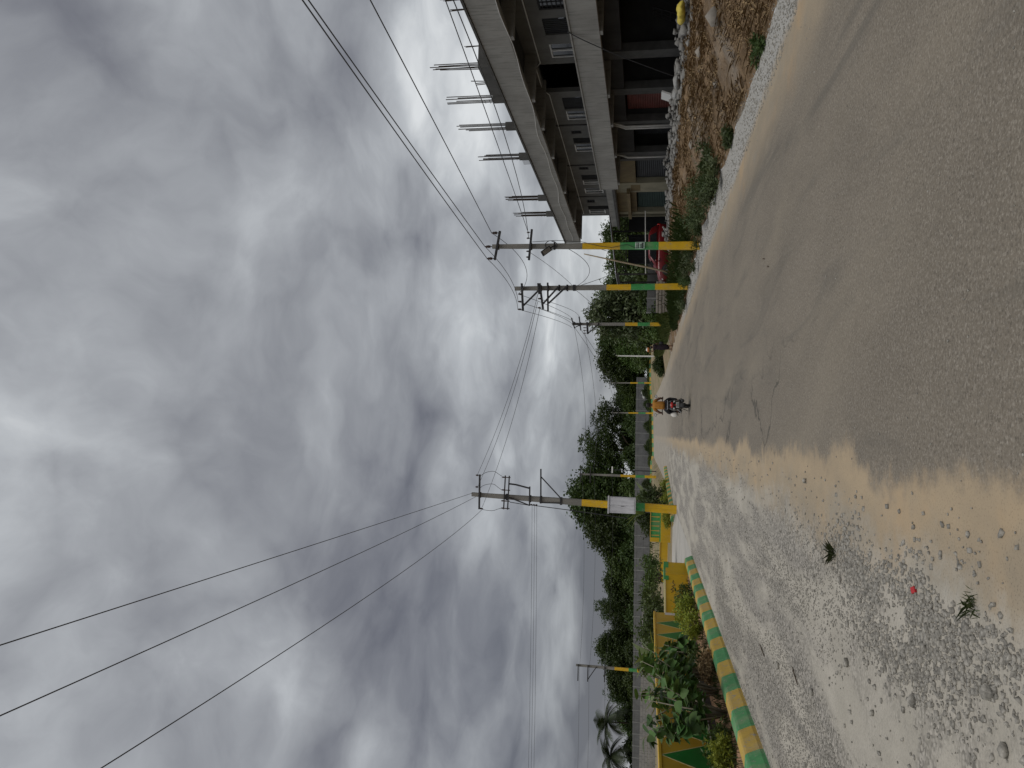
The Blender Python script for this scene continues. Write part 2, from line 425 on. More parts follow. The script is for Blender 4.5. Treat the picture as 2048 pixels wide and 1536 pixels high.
    smooth = mix_c(nt, maprange(nt, tsp, 0.55, 0.7), smooth, (0.24, 0.225, 0.195))
    lane = math_n(nt, 'MAXIMUM', lane, math_n(nt, 'MULTIPLY', maprange(nt, Y, 7.5, 5.2), maprange(nt, noise_n(nt, p, 1.1, 5, 0.6), 0.36, 0.5)))
    gra = mix_c(nt, lane, gcol, smooth)
    # place masks
    dust_l = math_n(nt, 'MULTIPLY', maprange(nt, Xw, -0.02, -0.32), 1.0)
    Xg = math_n(nt, 'ADD', X, wob2)
    Xg = math_n(nt, 'ADD', Xg, math_n(nt, 'MULTIPLY', math_n(nt, 'SUBTRACT', noise_n(nt, p, 6.0, 5, 0.7), 0.5), 0.7))
    gr_l = maprange(nt, Xg, -0.55, -1.05)
    Xr = math_n(nt, 'SUBTRACT', X, math_n(nt, 'MULTIPLY', maprange(nt, Y, 6.0, 26.0, 0.0, 1.0, False), 0.62))
    Xr1 = math_n(nt, 'ADD', Xr, math_n(nt, 'MULTIPLY', wob2, 0.55))
    dust_r = math_n(nt, 'MULTIPLY', maprange(nt, Xr1, 3.7, 4.7), 0.85)
    gr_r = maprange(nt, math_n(nt, 'ADD', Xr, math_n(nt, 'MULTIPLY', math_n(nt, 'SUBTRACT', Xg, X), 0.45)), 4.72, 5.0)
    gr_r = math_n(nt, 'MULTIPLY', gr_r, maprange(nt, Y, 44.0, 33.0))
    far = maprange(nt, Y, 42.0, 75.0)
    fringe = math_n(nt, 'MULTIPLY', maprange(nt, Xw, 0.02, -0.22), maprange(nt, Xw, -0.75, -0.25))
    tan_l = mix_c(nt, math_n(nt, 'MULTIPLY', fringe, 0.3), tan, (0.50, 0.37, 0.225))
    c = mix_c(nt, dust_l, asp, tan_l)
    c = mix_c(nt, gr_l, c, gra)
    c = mix_c(nt, dust_r, c, tan)
    c = mix_c(nt, gr_r, c, mix_c(nt, 0.55, gcol, (0.40, 0.40, 0.385)))
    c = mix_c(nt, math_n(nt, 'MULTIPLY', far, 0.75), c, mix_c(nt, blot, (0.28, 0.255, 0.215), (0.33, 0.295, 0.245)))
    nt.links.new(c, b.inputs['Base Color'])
    b.inputs['Roughness'].default_value = 0.88
    b.inputs['Specular IOR Level'].default_value = 0.25
    gm = math_n(nt, 'MAXIMUM', gr_l, gr_r)
    hgt = math_n(nt, 'ADD', math_n(nt, 'MULTIPLY', grain, 0.25),
                 math_n(nt, 'MULTIPLY', gm, math_n(nt, 'SUBTRACT', 1.0, gv.outputs['Distance'])))
    bump_to(nt, b, hgt, 0.55, 0.012)
    return mt


M['road'] = ground_material()


def bank_material():
    mt, nt, b = new_mat('dirt_bank')
    p = pos(nt)
    n1 = noise_n(nt, p, 1.3, 7, 0.65, 0.5)
    c = mix_c(nt, maprange(nt, n1, 0.3, 0.7), (0.105, 0.070, 0.040), (0.235, 0.162, 0.098))
    n2 = noise_n(nt, mapping(nt, p, scale=(1, 1, 2)), 9.0, 5, 0.7, 0.3)
    c = mix_c(nt, maprange(nt, n2, 0.55, 0.75), c, (0.33, 0.245, 0.155))
    c = mix_c(nt, maprange(nt, n2, 0.45, 0.28), c, (0.06, 0.04, 0.025))
    gn = maprange(nt, noise_n(nt, mapping(nt, p, loc=(5, 5, 5)), 0.5, 5, 0.6), 0.5, 0.68)
    c = mix_c(nt, math_n(nt, 'MULTIPLY', gn, 0.45), c, (0.30, 0.28, 0.25))
    nt.links.new(c, b.inputs['Base Color'])
    b.inputs['Roughness'].default_value = 0.95
    b.inputs['Specular IOR Level'].default_value = 0.1
    bump_to(nt, b, noise_n(nt, p, 14.0, 8, 0.7), 0.9, 0.05)
    return mt


M['bank'] = bank_material()
M['lot'] = pm('lot_ground', (0.30, 0.225, 0.155), (0.15, 0.145, 0.06), 0.45, 0.95, 0.6, 16, fine=0.2, bdist=0.03)
M['slab'] = pm('side_road_slab', (0.42, 0.40, 0.365), (0.34, 0.325, 0.295), 0.7, 0.9, 0.3, 40, fine=0.12)
M['far_ground'] = pm('far_ground', (0.10, 0.11, 0.045), (0.17, 0.14, 0.08), 0.08, 0.95, 0.4, 3)


# ------------------------------------------------------------------ mesh helpers
class MB:
    def __init__(s):
        s.v, s.f, s.mi = [], [], []

    def add(s, vs, fs, m=0):
        o = len(s.v)
        s.v += [tuple(q) for q in vs]
        s.f += [tuple(i + o for i in q) for q in fs]
        s.mi += [m] * len(fs)
        return s

    def box(s, x0, x1, y0, y1, z0, z1, m=0):
        vs = [(x, y, z) for z in (z0, z1) for y in (y0, y1) for x in (x0, x1)]
        return s.add(vs, [(0, 2, 3, 1), (4, 5, 7, 6), (0, 1, 5, 4), (2, 6, 7, 3), (0, 4, 6, 2), (1, 3, 7, 5)], m)

    def obox(s, c, ax, ay, az, m=0):
        c, ax, ay, az = map(Vector, (c, ax, ay, az))
        vs = [c + ax * i + ay * j + az * k for k in (-1, 1) for j in (-1, 1) for i in (-1, 1)]
        return s.add(vs, [(0, 2, 3, 1), (4, 5, 7, 6), (0, 1, 5, 4), (2, 6, 7, 3), (0, 4, 6, 2), (1, 3, 7, 5)], m)

    def bar(s, p0, p1, w, h=None, m=0, up=(0, 0, 1)):
        p0, p1 = Vector(p0), Vector(p1)
        h = h or w
        d = (p1 - p0)
        L = d.length
        d.normalize()
        u = Vector(up)
        if abs(d.dot(u)) > 0.95:
            u = Vector((0, 1, 0))
        sx = d.cross(u).normalized()
        sz = sx.cross(d).normalized()
        return s.obox((p0 + p1) / 2, d * (L / 2), sx * (w / 2), sz * (h / 2), m)

    def tube(s, pts, rad, n=6, m=0):
        pts = [Vector(p) for p in pts]
        if isinstance(rad, (int, float)):
            rad = [rad] * len(pts)
        rings = []
        prev = None
        for i, p in enumerate(pts):
            d = (pts[min(i + 1, len(pts) - 1)] - pts[max(i - 1, 0)]).normalized()
            ref = prev if prev is not None else (Vector((0, 0, 1)) if abs(d.z) < 0.9 else Vector((1, 0, 0)))
            a = d.cross(ref)
            if a.length < 1e-4:
                a = d.cross(Vector((0, 1, 0)))
            a.normalize()
            bb = a.cross(d).normalized()
            prev = bb
            rings.append([p + (a * math.cos(2 * math.pi * k / n) + bb * math.sin(2 * math.pi * k / n)) * rad[i] for k in range(n)])
        return s.loft(rings, m)

    def loft(s, rings, m=0, cap=True):
        n = len(rings[0])
        vs = [q for r_ in rings for q in r_]
        fs = []
        for i in range(len(rings) - 1):
            for k in range(n):
                a, b_ = i * n + k, i * n + (k + 1) % n
                fs.append((a, b_, b_ + n, a + n))
        if cap:
            fs.append(tuple(reversed(range(n))))
            fs.append(tuple((len(rings) - 1) * n + k for k in range(n)))
        return s.add(vs, fs, m)

    def prism(s, poly, axis, a0, a1, m=0):
        """poly: 2-D outline; axis 0/1/2 is the extrusion axis, the two others in order"""
        def mk(q, a):
            l = list(q)
            l.insert(axis, a)
            return tuple(l)
        n = len(poly)
        vs = [mk(q, a0) for q in poly] + [mk(q, a1) for q in poly]
        fs = [tuple(range(n)), tuple(reversed(range(n, 2 * n)))] + [(i, i + n, (i + 1) % n + n, (i + 1) % n) for i in range(n)]
        return s.add(vs, fs, m)

    def build(s, name, mats, parent=None, org=None, smooth=False, bevel=0.0):
        if not isinstance(mats, (list, tuple)):
            mats = [mats]
        if org is None:
            org = Vector((0, 0, 0))
            q = parent
            while q is not None:
                org = org + q.location
                q = q.parent
        me = bpy.data.meshes.new(name)
        me.from_pydata([(x - org[0], y - org[1], z - org[2]) for x, y, z in s.v], [], s.f)
        bm = bmesh.new()
        bm.from_mesh(me)
        bmesh.ops.recalc_face_normals(bm, faces=bm.faces)
        bm.to_mesh(me)
        bm.free()
        for q in mats:
            me.materials.append(M[q] if isinstance(q, str) else q)
        if len(mats) > 1:
            me.polygons.foreach_set('material_index', s.mi)
        if smooth:
            me.polygons.foreach_set('use_smooth', [True] * len(me.polygons))
        o = bpy.data.objects.new(name, me)
        COL.objects.link(o)
        if parent is not None:
            o.parent = parent
        if bevel > 0:
            bv = o.modifiers.new('edge', 'BEVEL')
            bv.width = bevel
            bv.segments = 2
            bv.limit_method = 'ANGLE'
        return o


def thing(name, label, cat, loc=(0, 0, 0), group=None):
    o = bpy.data.objects.new(name, None)
    o.empty_display_size = 0.2
    COL.objects.link(o)
    o.location = loc
    return tag(o, label, cat, group)


def tag(o, label, cat, group=None, kind=None):
    if label:
        o['label'] = label
    if cat:
        o['category'] = cat
    if group:
        o['group'] = group
    if kind:
        o['kind'] = kind
    return o


def struct(o):
    o['kind'] = 'structure'
    return o


def copy_tree(o, parent=None):
    c = o.copy()
    COL.objects.link(c)
    c.parent = parent
    for ch in o.children:
        copy_tree(ch, c)
    return c


def sm(a, b, x):
    t = min(1, max(0, (x - a) / (b - a)))
    return t * t * (3 - 2 * t)


def superring(axis_y, cx_, cz_, hw, hh, n=16, p=2.6, flat=1.0):
    out = []
    for k in range(n):
        t = 2 * math.pi * k / n
        c, s_ = math.cos(t), math.sin(t)
        out.append(Vector((cx_ + hw * math.copysign(abs(c) ** (2 / p), c), axis_y, cz_ + hh * math.copysign(abs(s_) ** (2 / p), s_))))
    return out


def np_mesh(name, verts, faces_n, mat, smooth=False):
    """verts (K,3), every face has the same vertex count; faces_n (Fc,n)"""
    me = bpy.data.meshes.new(name)
    K, Fc, n = len(verts), len(faces_n), faces_n.shape[1]
    me.vertices.add(K)
    me.vertices.foreach_set('co', np.asarray(verts, dtype=np.float32).ravel())
    me.loops.add(Fc * n)
    me.loops.foreach_set('vertex_index', np.asarray(faces_n, dtype=np.int32).ravel())
    me.polygons.add(Fc)
    me.polygons.foreach_set('loop_start', np.arange(0, Fc * n, n, dtype=np.int32))
    me.polygons.foreach_set('loop_total', np.full(Fc, n, dtype=np.int32))
    if smooth:
        me.polygons.foreach_set('use_smooth', np.ones(Fc, dtype=bool))
    me.materials.append(M[mat] if isinstance(mat, str) else mat)
    me.update(calc_edges=True)
    return me


def link_mesh(name, me, parent=None, loc=None):
    o = bpy.data.objects.new(name, me)
    COL.objects.link(o)
    if parent is not None:
        o.parent = parent
    if loc is not None:
        o.location = loc
    return o


# ------------------------------------------------------------------ terrain
def nz3(x, y, z=0.0):
    return mnoise.noise(Vector((x, y, z)))


def gz(x, y):
    """height of the ground"""
    rise = sm(70, 150, y) * (0.50 + 0.035 * max(-6, min(14, x)))
    h = rise
    if x < -4.3:
        t = sm(-4.3, -4.6, x) if False else min(1.0, (-4.3 - x) / 0.3)
        inner = 0.17 if not (27.6 < y < 43.0) else 0.02
        if y > 43:
            inner = 0.15 + 0.55 * sm(50, 92, y)
        h = rise * (1 - t) + t * max(inner, rise)
        if x < -6.2 and y < 27.6:
            h = 0.17 + 0.25 * sm(6.2, 9.0, -x)
    if x > 5.9:
        amp = 0.62 * (1 - 0.55 * sm(38, 50, y))
        h = max(rise, 0) + amp * sm(5.75, 8.7, x) + 0.0
        w = sm(5.9, 6.5, x) * (1 - sm(12.2, 13.0, x)) * (1 - sm(45, 70, y))
        h += w * (0.13 * nz3(x * 1.1, y * 0.9, 3.1) + 0.09 * nz3(x * 3.1, y * 2.7, 1.0) + 0.05 * nz3(x * 8, y * 7, 5.0))
    return h


def ylines(a, b_, fine_to=60, f0=0.5):
    ys, y = [], a
    while y < b_:
        ys.append(y)
        y += f0 if y < fine_to else (3.0 if y < 160 else 40.0)
    ys.append(b_)
    return ys


def edge_left_gravel(y):
    return -1.35 + 0.28 * nz3(1.3, y * 0.35) + 0.1 * nz3(7.3, y * 1.7)


def edge_right_gravel(y):
    return 5.15 + 0.45 * sm(8, 26, y) + 0.10 * nz3(3.3, y * 0.6)


def edge_bank(y):
    return 5.82 + 0.45 * sm(9, 24, y) - 0.25 * sm(28, 36, y) + 0.14 * nz3(9.9, y * 0.55) + 0.06 * nz3(2.9, y * 2.1)


def patch(name, xs, ys, mat, kind='structure', zoff=0.0):
    """xs: list of floats or functions of y, left to right"""
    v, f = [], []
    for y in ys:
        for x in xs:
            xx = x(y) if callable(x) else x
            v.append((xx, y, gz(xx, y) + zoff))
    n = len(xs)
    for j in range(len(ys) - 1):
        for i in range(n - 1):
            a = j * n + i
            f.append((a, a + 1, a + 1 + n, a + n))
    me = np_mesh(name, np.array(v), np.array(f), mat, True)
    o = link_mesh(name, me)
    o['kind'] = kind
    return o


def lerp_cols(a, b_, k):
    def mk(t):
        return lambda y: (a(y) if callable(a) else a) * (1 - t) + (b_(y) if callable(b_) else b_) * t
    return [mk(i / k) for i in range(k + 1)]


YR = ylines(-14.0, 150.0, 60, 0.5)
KX = -4.12
patch('road', lerp_cols(edge_left_gravel, edge_right_gravel, 8), YR, 'road')
patch('gravel_shoulder', lerp_cols(KX, edge_left_gravel, 4), YR, 'road')
patch('gravel_verge', lerp_cols(edge_right_gravel, edge_bank, 3), YR, 'road')


def bank_cols():
    cols = []
    k = 0
    xs = [0.0]
    while xs[-1] < 7.4:
        xs.append(xs[-1] + (0.09 if xs[-1] < 2.4 else 0.2))
    xs += [10, 16, 30, 60, 140, 300]
    return [(lambda d: (lambda y: edge_bank(y) + d))(d) for d in xs]


patch('dirt_bank', bank_cols(), ylines(-14.0, 60.0, 60, 0.16), 'bank')
patch('field_ground', bank_cols()[::6] + bank_cols()[-5:], ylines(60.0, 150.0, 60), 'lot')
# left: planting bed and the plots behind it, the side road between them
LX = [-300, -140, -60, -30, -18, -12, -9, -7.6, -6.6, -6.2, -5.8, -5.2, -4.75, -4.45, -4.42, KX - 0.28]
patch('planting_bed', LX, ylines(-14.0, 27.6, 60, 0.5), 'red_soil')
patch('side_road', [-300, -60, -30, -15, -8, -5, KX], ylines(27.6, 43.0, 60, 1.5), 'slab')
patch('vacant_plot', LX[:-1] + [KX], ylines(43.0, 150.0, 60, 1.0), 'lot')
patch('far_ground', [-3000, -800, -300, -60, KX, 0, 6, 20, 60, 300, 800, 3000], [150, 170, 300, 700, 3000], 'far_ground')
patch('rear_ground', [-300, -60, -4.4, 0, 6, 60, 300], [-400, -60, -14.0], 'lot')


# ------------------------------------------------------------------ kerbs
def kerb_block(parent, p0, p1, nrm, col, h=0.235, w=0.30):
    """one painted block from p0 to p1 (2-D), nrm = 2-D unit vector towards the road"""
    prof = [(0.0, -0.05), (-0.012, 0.05), (-0.085, h - 0.03), (-0.11, h), (-w + 0.02, h + 0.006), (-w, h - 0.02), (-w, -0.05)]
    rings = []
    L = math.hypot(p1[0] - p0[0], p1[1] - p0[1])
    tx, ty = (p1[0] - p0[0]) / L, (p1[1] - p0[1]) / L
    for px, py in ((p0[0] + tx * 0.004, p0[1] + ty * 0.004), (p1[0] - tx * 0.004, p1[1] - ty * 0.004)):
        zz = gz(max(px, KX + 0.05), py)
        rings.append([(px + nrm[0] * a, py + nrm[1] * a, zz + b_) for a, b_ in prof])
    return MB().loft(rings).build('kerb_block', col, parent, bevel=0.008)


kerb = thing('kerb', None, None, (KX, 9, 0))
struct(kerb)
kerb['label'] = 'long kerb in green and yellow blocks beside the planting bed'
yk, i = 6.83 - 0.83 * 6, 0
while yk < 26.8:
    kerb_block(kerb, (KX, yk), (KX, yk + 0.83), (1, 0), 'kerb_yellow' if i % 2 else 'kerb_green')
    yk += 0.83
    i += 1
cpts = [(KX, yk)]
for k in range(1, 5):
    a = R(90) * k / 4
    cpts.append((KX - 1.1 * (1 - math.cos(a)), yk + 1.1 * math.sin(a)))
for k in range(4):
    dx, dy = cpts[k + 1][0] - cpts[k][0], cpts[k + 1][1] - cpts[k][1]
    L = math.hypot(dx, dy)
    kerb_block(kerb, cpts[k], cpts[k + 1], (dy / L, -dx / L), 'kerb_yellow' if (i + k) % 2 else 'kerb_green')

kerb2 = thing('kerb', None, None, (KX, 44, 0))
struct(kerb2)
kerb2['label'] = 'striped kerb running on beyond the pole with the white box'
pts = [(-4.45 + 0.09 * (y - 43.6) * (1 if y > 46 else 0.3), y) for y in np.arange(43.6, 66.0, 0.83)]
for k in range(len(pts) - 1):
    dx, dy = pts[k + 1][0] - pts[k][0], pts[k + 1][1] - pts[k][1]
    L = math.hypot(dx, dy)
    kerb_block(kerb2, pts[k], pts[k + 1], (dy / L, -dx / L), 'kerb_green' if k % 2 == 0 else 'kerb_yellow')
kerb3 = thing('kerb', None, None, (0, 148, 0.5))
struct(kerb3)
kerb3['label'] = 'far striped kerb across the end of the road'
for k in range(48):
    x0 = -9 + k * 0.83
    prof = [(147.9, -0.1), (148.0, 0.26), (148.3, 0.28), (148.3, -0.1)]
    zz = gz(x0 + 0.4, 148)
    MB().prism([(a, zz + b_) for a, b_ in prof], 0, x0 + 0.005, x0 + 0.825).build('kerb_block', 'kerb_yellow' if k % 2 else 'kerb_green', kerb3)

print('setting done')


# ------------------------------------------------------------------ unfinished building on the right
BY0, BY1 = 8.0, 52.6
FX, WX, GX = 13.2, 15.0, 14.5          # fascia, first-floor wall, ground-floor front
bld = thing('unfinished_building', 'two-storey grey concrete building under construction with open dark shops at road level', 'building', (FX, 30, 0))


def wall_open(mb, x0, x1, y0, y1, z0, z1, ops):
    ys = sorted({y0, y1} | {o[0] for o in ops} | {o[1] for o in ops})
    for a, b_ in zip(ys[:-1], ys[1:]):
        cut = sorted([(o[2], o[3]) for o in ops if o[0] <= a + 1e-6 and o[1] >= b_ - 1e-6])
        z = z0
        for c0, c1 in cut:
            if c0 > z:
                mb.box(x0, x1, a, b_, z, c0)
            z = max(z, c1)
        if z < z1:
            mb.box(x0, x1, a, b_, z, z1)
    return mb


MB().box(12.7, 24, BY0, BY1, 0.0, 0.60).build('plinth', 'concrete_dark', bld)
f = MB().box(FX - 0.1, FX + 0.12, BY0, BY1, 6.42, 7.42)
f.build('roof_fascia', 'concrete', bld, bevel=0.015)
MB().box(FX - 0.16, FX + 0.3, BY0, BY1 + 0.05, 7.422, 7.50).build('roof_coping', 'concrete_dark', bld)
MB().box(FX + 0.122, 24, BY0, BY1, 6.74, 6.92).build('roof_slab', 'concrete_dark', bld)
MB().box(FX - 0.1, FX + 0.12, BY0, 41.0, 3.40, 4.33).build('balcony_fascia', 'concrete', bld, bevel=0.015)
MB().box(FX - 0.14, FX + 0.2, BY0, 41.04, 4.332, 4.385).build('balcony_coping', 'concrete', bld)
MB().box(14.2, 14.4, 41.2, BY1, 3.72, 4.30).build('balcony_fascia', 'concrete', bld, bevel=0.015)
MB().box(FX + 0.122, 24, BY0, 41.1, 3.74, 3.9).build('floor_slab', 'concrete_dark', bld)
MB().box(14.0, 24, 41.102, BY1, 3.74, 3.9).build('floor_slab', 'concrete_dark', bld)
for y in (19.7, 24.67, 29.6, 32.5, 36.05, 41.5, 47.3, 51.6):
    MB().box(FX - 0.07, 15.3, y - 0.13, y + 0.13, 6.27, 6.735).build('roof_beam', 'concrete', bld, bevel=0.01)
for y in (19.7, 24.66, 29.5, 32.43, 36.16, 40.2):
    MB().box(FX - 0.07, 14.7, y - 0.13, y + 0.13, 3.30, 3.735).build('balcony_beam', 'concrete', bld, bevel=0.01)
# first-floor wall
ops = [(21.6, 22.9, 3.95, 6.0), (25.3, 26.35, 4.75, 5.72), (26.9, 28.1, 3.95, 5.70), (28.8, 29.95, 4.55, 5.68), (30.4, 33.0, 3.95, 6.35),
       (33.6, 34.9, 3.95, 5.70), (35.12, 36.2, 4.55, 5.68), (37.45, 37.85, 5.15, 5.67), (38.4, 39.15, 3.95, 5.66), (39.3, 40.45, 4.55, 5.68),
       (42.75, 43.2, 5.2, 5.76), (44.1, 45.0, 3.95, 5.72), (45.15, 45.95, 4.6, 5.72), (46.65, 47.7, 4.6, 5.74), (48.9, 49.6, 5.25, 5.78),
       (50.3, 51.1, 3.95, 5.8), (51.25, 52.2, 4.7, 5.8)]
wall_open(MB(), WX, WX + 0.2, BY0, BY1, 3.902, 6.738, ops).build('first_floor_wall', 'plaster', bld)
MB().box(WX + 0.2, 24, BY1 - 0.2, BY1 - 0.002, 3.902, 6.738).build('end_wall', 'plaster', bld)
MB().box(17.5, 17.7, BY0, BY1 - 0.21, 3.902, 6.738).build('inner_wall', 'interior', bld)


def window(o, framed, bars):
    y0, y1, z0, z1 = o
    w = MB()
    t = 0.06
    x0, x1 = WX + 0.03, WX + 0.11
    w.box(x0, x1, y0, y1, z1 - t, z1)
    w.box(x0, x1, y0, y1, z0, z0 + t)
    w.box(x0, x1, y0, y0 + t, z0 + t, z1 - t)
    w.box(x0, x1, y1 - t, y1, z0 + t, z1 - t)
    wo_ = w.build('window', 'white_frame' if framed else 'black_metal', bld)
    MB().box(WX + 0.075, WX + 0.085, y0 + t, y1 - t, z0 + t, z1 - t).build('pane', 'glass', wo_)
    if framed:
        ym = (y0 + y1) / 2
        MB().box(x0 - 0.01, x1 - 0.01, ym - 0.03, ym + 0.03, z0 + t, z1 - t).build('mullion', 'white_frame', wo_)
    if bars:
        nb = MB()
        k = max(3, int((z1 - z0 - 0.1) / 0.14))
        for i_ in range(1, k):
            z = z0 + (z1 - z0) * i_ / k
            nb.box(WX + 0.0, WX + 0.025, y0 + t, y1 - t, z - 0.009, z + 0.009)
        for i_ in range(1, 4):
            y = y0 + (y1 - y0) * i_ / 4
            nb.box(WX - 0.004, WX + 0.021, y - 0.008, y + 0.008, z0 + t, z1 - t)
        nb.build('grille', 'black_metal', wo_)


for o_ in ops:
    if o_ == (30.4, 33.0, 3.95, 6.35):
        continue
    if o_[2] < 4.2:
        d_ = MB().box(WX + 0.08, WX + 0.13, o_[0], o_[1], o_[2], o_[3]).build('door', 'dark_shutter', bld)
        MB().bar((WX + 0.06, o_[0] + 0.12, 4.9), (WX + 0.06, o_[0] + 0.12, 5.1), 0.03).build('handle', 'chrome', d_)
        g = MB()
        for i_ in range(1, 9):
            y = o_[0] + (o_[1] - o_[0]) * i_ / 9
            g.box(WX + 0.0, WX + 0.02, y - 0.008, y + 0.008, 4.0, o_[3])
        g.build('grille', 'black_metal', d_)
    else:
        window(o_, o_[1] - o_[0] > 0.75 and o_[0] > 28, o_[1] - o_[0] < 0.75 or o_[0] < 28)
# light plaster conduit line under the soffit, the joints between the flats
pts = [(WX - 0.03, 12, 6.2), (WX - 0.03, 30.2, 6.2), (WX - 0.03, 30.6, 6.44), (WX - 0.03, 32.6, 6.44), (WX - 0.03, 33.2, 6.2), (WX - 0.03, 52.0, 6.2)]
MB().tube(pts, 0.022, 6).build('conduit', 'white_frame', bld)
for y in (24.6, 36.7, 42.4, 48.2):
    MB().box(WX - 0.05, WX - 0.003, y - 0.05, y + 0.05, 3.903, 6.6).build('wall_joint', 'concrete_dark', bld)
# drooping cable clipped along the roof fascia
pts = []
for k in range(41):
    y = 12 + 40 * k / 40
    pts.append((FX - 0.125, y, 6.5 + 0.10 * math.sin(y * 0.9) * math.sin(y * 0.31 + 1) + 0.02 * (y - 30)))
MB().tube(pts, 0.014, 5).build('fascia_cable', 'white_frame', bld)
# ground floor: piers, shop openings with cross walls and shutters
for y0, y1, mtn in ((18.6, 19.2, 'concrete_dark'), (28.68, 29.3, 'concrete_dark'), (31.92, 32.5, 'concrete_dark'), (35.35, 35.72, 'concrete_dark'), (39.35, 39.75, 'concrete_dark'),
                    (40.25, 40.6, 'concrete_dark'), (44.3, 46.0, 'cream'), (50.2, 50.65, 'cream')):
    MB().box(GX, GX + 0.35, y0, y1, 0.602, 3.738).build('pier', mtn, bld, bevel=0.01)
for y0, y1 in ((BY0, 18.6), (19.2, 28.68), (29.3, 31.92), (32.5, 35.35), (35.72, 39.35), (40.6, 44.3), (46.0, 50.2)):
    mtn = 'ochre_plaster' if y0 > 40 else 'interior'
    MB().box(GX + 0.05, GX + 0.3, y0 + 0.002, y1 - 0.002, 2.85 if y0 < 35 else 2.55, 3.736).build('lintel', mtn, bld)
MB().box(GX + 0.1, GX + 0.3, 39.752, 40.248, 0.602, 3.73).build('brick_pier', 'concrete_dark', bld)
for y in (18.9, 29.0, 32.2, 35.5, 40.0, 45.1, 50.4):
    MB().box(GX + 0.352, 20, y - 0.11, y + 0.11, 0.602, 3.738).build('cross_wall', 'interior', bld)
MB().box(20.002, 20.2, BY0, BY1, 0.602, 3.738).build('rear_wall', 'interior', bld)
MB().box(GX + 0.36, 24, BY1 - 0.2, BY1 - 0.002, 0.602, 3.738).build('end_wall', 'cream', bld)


def shutter(y0, y1, z1, mtn, x=GX + 0.18, z0=0.605):
    s_ = MB()
    k = int((z1 - z0) / 0.1)
    for i_ in range(k):
        a, b_ = z0 + (z1 - z0) * i_ / k, z0 + (z1 - z0) * (i_ + 1) / k
        mdz = (a + b_) / 2
        s_.add([(x, y0, a), (x, y1, a), (x - 0.025, y1, mdz), (x - 0.025, y0, mdz), (x, y1, b_), (x, y0, b_)], [(0, 1, 2, 3), (3, 2, 4, 5)])
    s_.build('shutter', mtn, bld)
    MB().box(x - 0.04, x + 0.02, y0, y1, z0 - 0.002, z0 + 0.04).build('shutter_rail', 'black_metal', bld)


shutter(32.75, 35.2, 2.8, 'red_shutter', GX + 0.55)
shutter(29.5, 31.75, 2.8, 'dark_shutter', GX + 1.2)
shutter(35.9, 39.2, 2.5, 'dark_shutter', GX + 0.9)
shutter(41.0, 44.1, 2.5, 'dark_shutter', GX + 0.3)
shutter(46.3, 50.0, 2.5, 'dark_green', GX + 0.3)
for y in (35.78, 36.02, 39.9):
    MB().tube([(GX - 0.06, y, 0.61), (GX - 0.06, y, 2.9), (GX - 0.0, y - 0.15, 3.2), (GX + 0.04, y - 0.3, 3.6)], 0.055, 8).build('drain_pipe', 'white_frame', bld, smooth=True)
MB().prism([(44.6, 2.3), (45.7, 2.3), (45.7, 2.85), (44.6, 2.85)], 0, GX - 0.012, GX - 0.004).build('painted_notice', 'ochre_plaster', bld)
MB().box(GX - 0.35, GX - 0.02, 45.2, 50.6, 2.9, 3.1).build('shop_canopy', 'ochre_plaster', bld)
# roof: stub columns with starter bars, a tank-room wall
stub_y = ((19.8, 8.1), (30.2, 8.12), (33.1, 8.12), (36.9, 8.14), (43.7, 8.16), (47.0, 8.1))
for y, zt in stub_y:
    st = MB().box(13.43, 13.72, y - 0.16, y + 0.16, 7.502, zt).build('stub_column', 'concrete_dark', bld, bevel=0.01)
    rb = MB()
    hh = zt + random.uniform(1.9, 2.6)
    for qx in (13.48, 13.575, 13.67):
        for qy in (y - 0.11, y, y + 0.11):
            if qx == 13.575 and qy == y:
                continue
            l = random.uniform(-0.12, 0.12)
            rb.tube([(qx, qy, zt - 0.05), (qx + l * 0.4, qy + l, hh - random.uniform(0, 0.6))], 0.019, 4)
    for zz in (zt + 0.12, zt + 0.32):
        rb.bar((13.44, y - 0.16, zz), (13.44, y + 0.16, zz), 0.012)
    rb.build('starter_bars', 'rebar', st)
tank = MB().box(13.5, 17, 27.3, 29.7, 7.502, 8.12).build('tank_room_wall', 'concrete_dark', bld, bevel=0.01)
for y0, n_, hh in ((27.35, 6, 10.1), (28.9, 3, 9.0)):
    rb = MB()
    for k in range(n_):
        l = random.uniform(-0.1, 0.1)
        rb.tube([(13.6 + 0.1 * (k % 3), y0 + 0.1 * k, 8.1), (13.6 + 0.1 * (k % 3), y0 + 0.1 * k + l, hh - random.uniform(0, 0.5))], 0.019, 4)
    rb.build('starter_bars', 'rebar', tank)
for y0 in (22.9, 23.5, 25.9):
    rb = MB()
    for k in range(4):
        rb.tube([(13.6 + 0.05 * k, y0 + 0.1 * k, 7.4), (13.6 + 0.05 * k, y0 + 0.12 * k, 8.4 - random.uniform(0, 0.2))], 0.011, 4)
    rb.build('starter_bars', 'rebar', bld)
rb = MB()
for k in range(4):
    rb.tube([(13.6, 37.6 + 0.15 * k, 7.4), (13.6, 37.6 + 0.16 * k, 8.1)], 0.011, 4)
rb.build('starter_bars', 'rebar', bld)

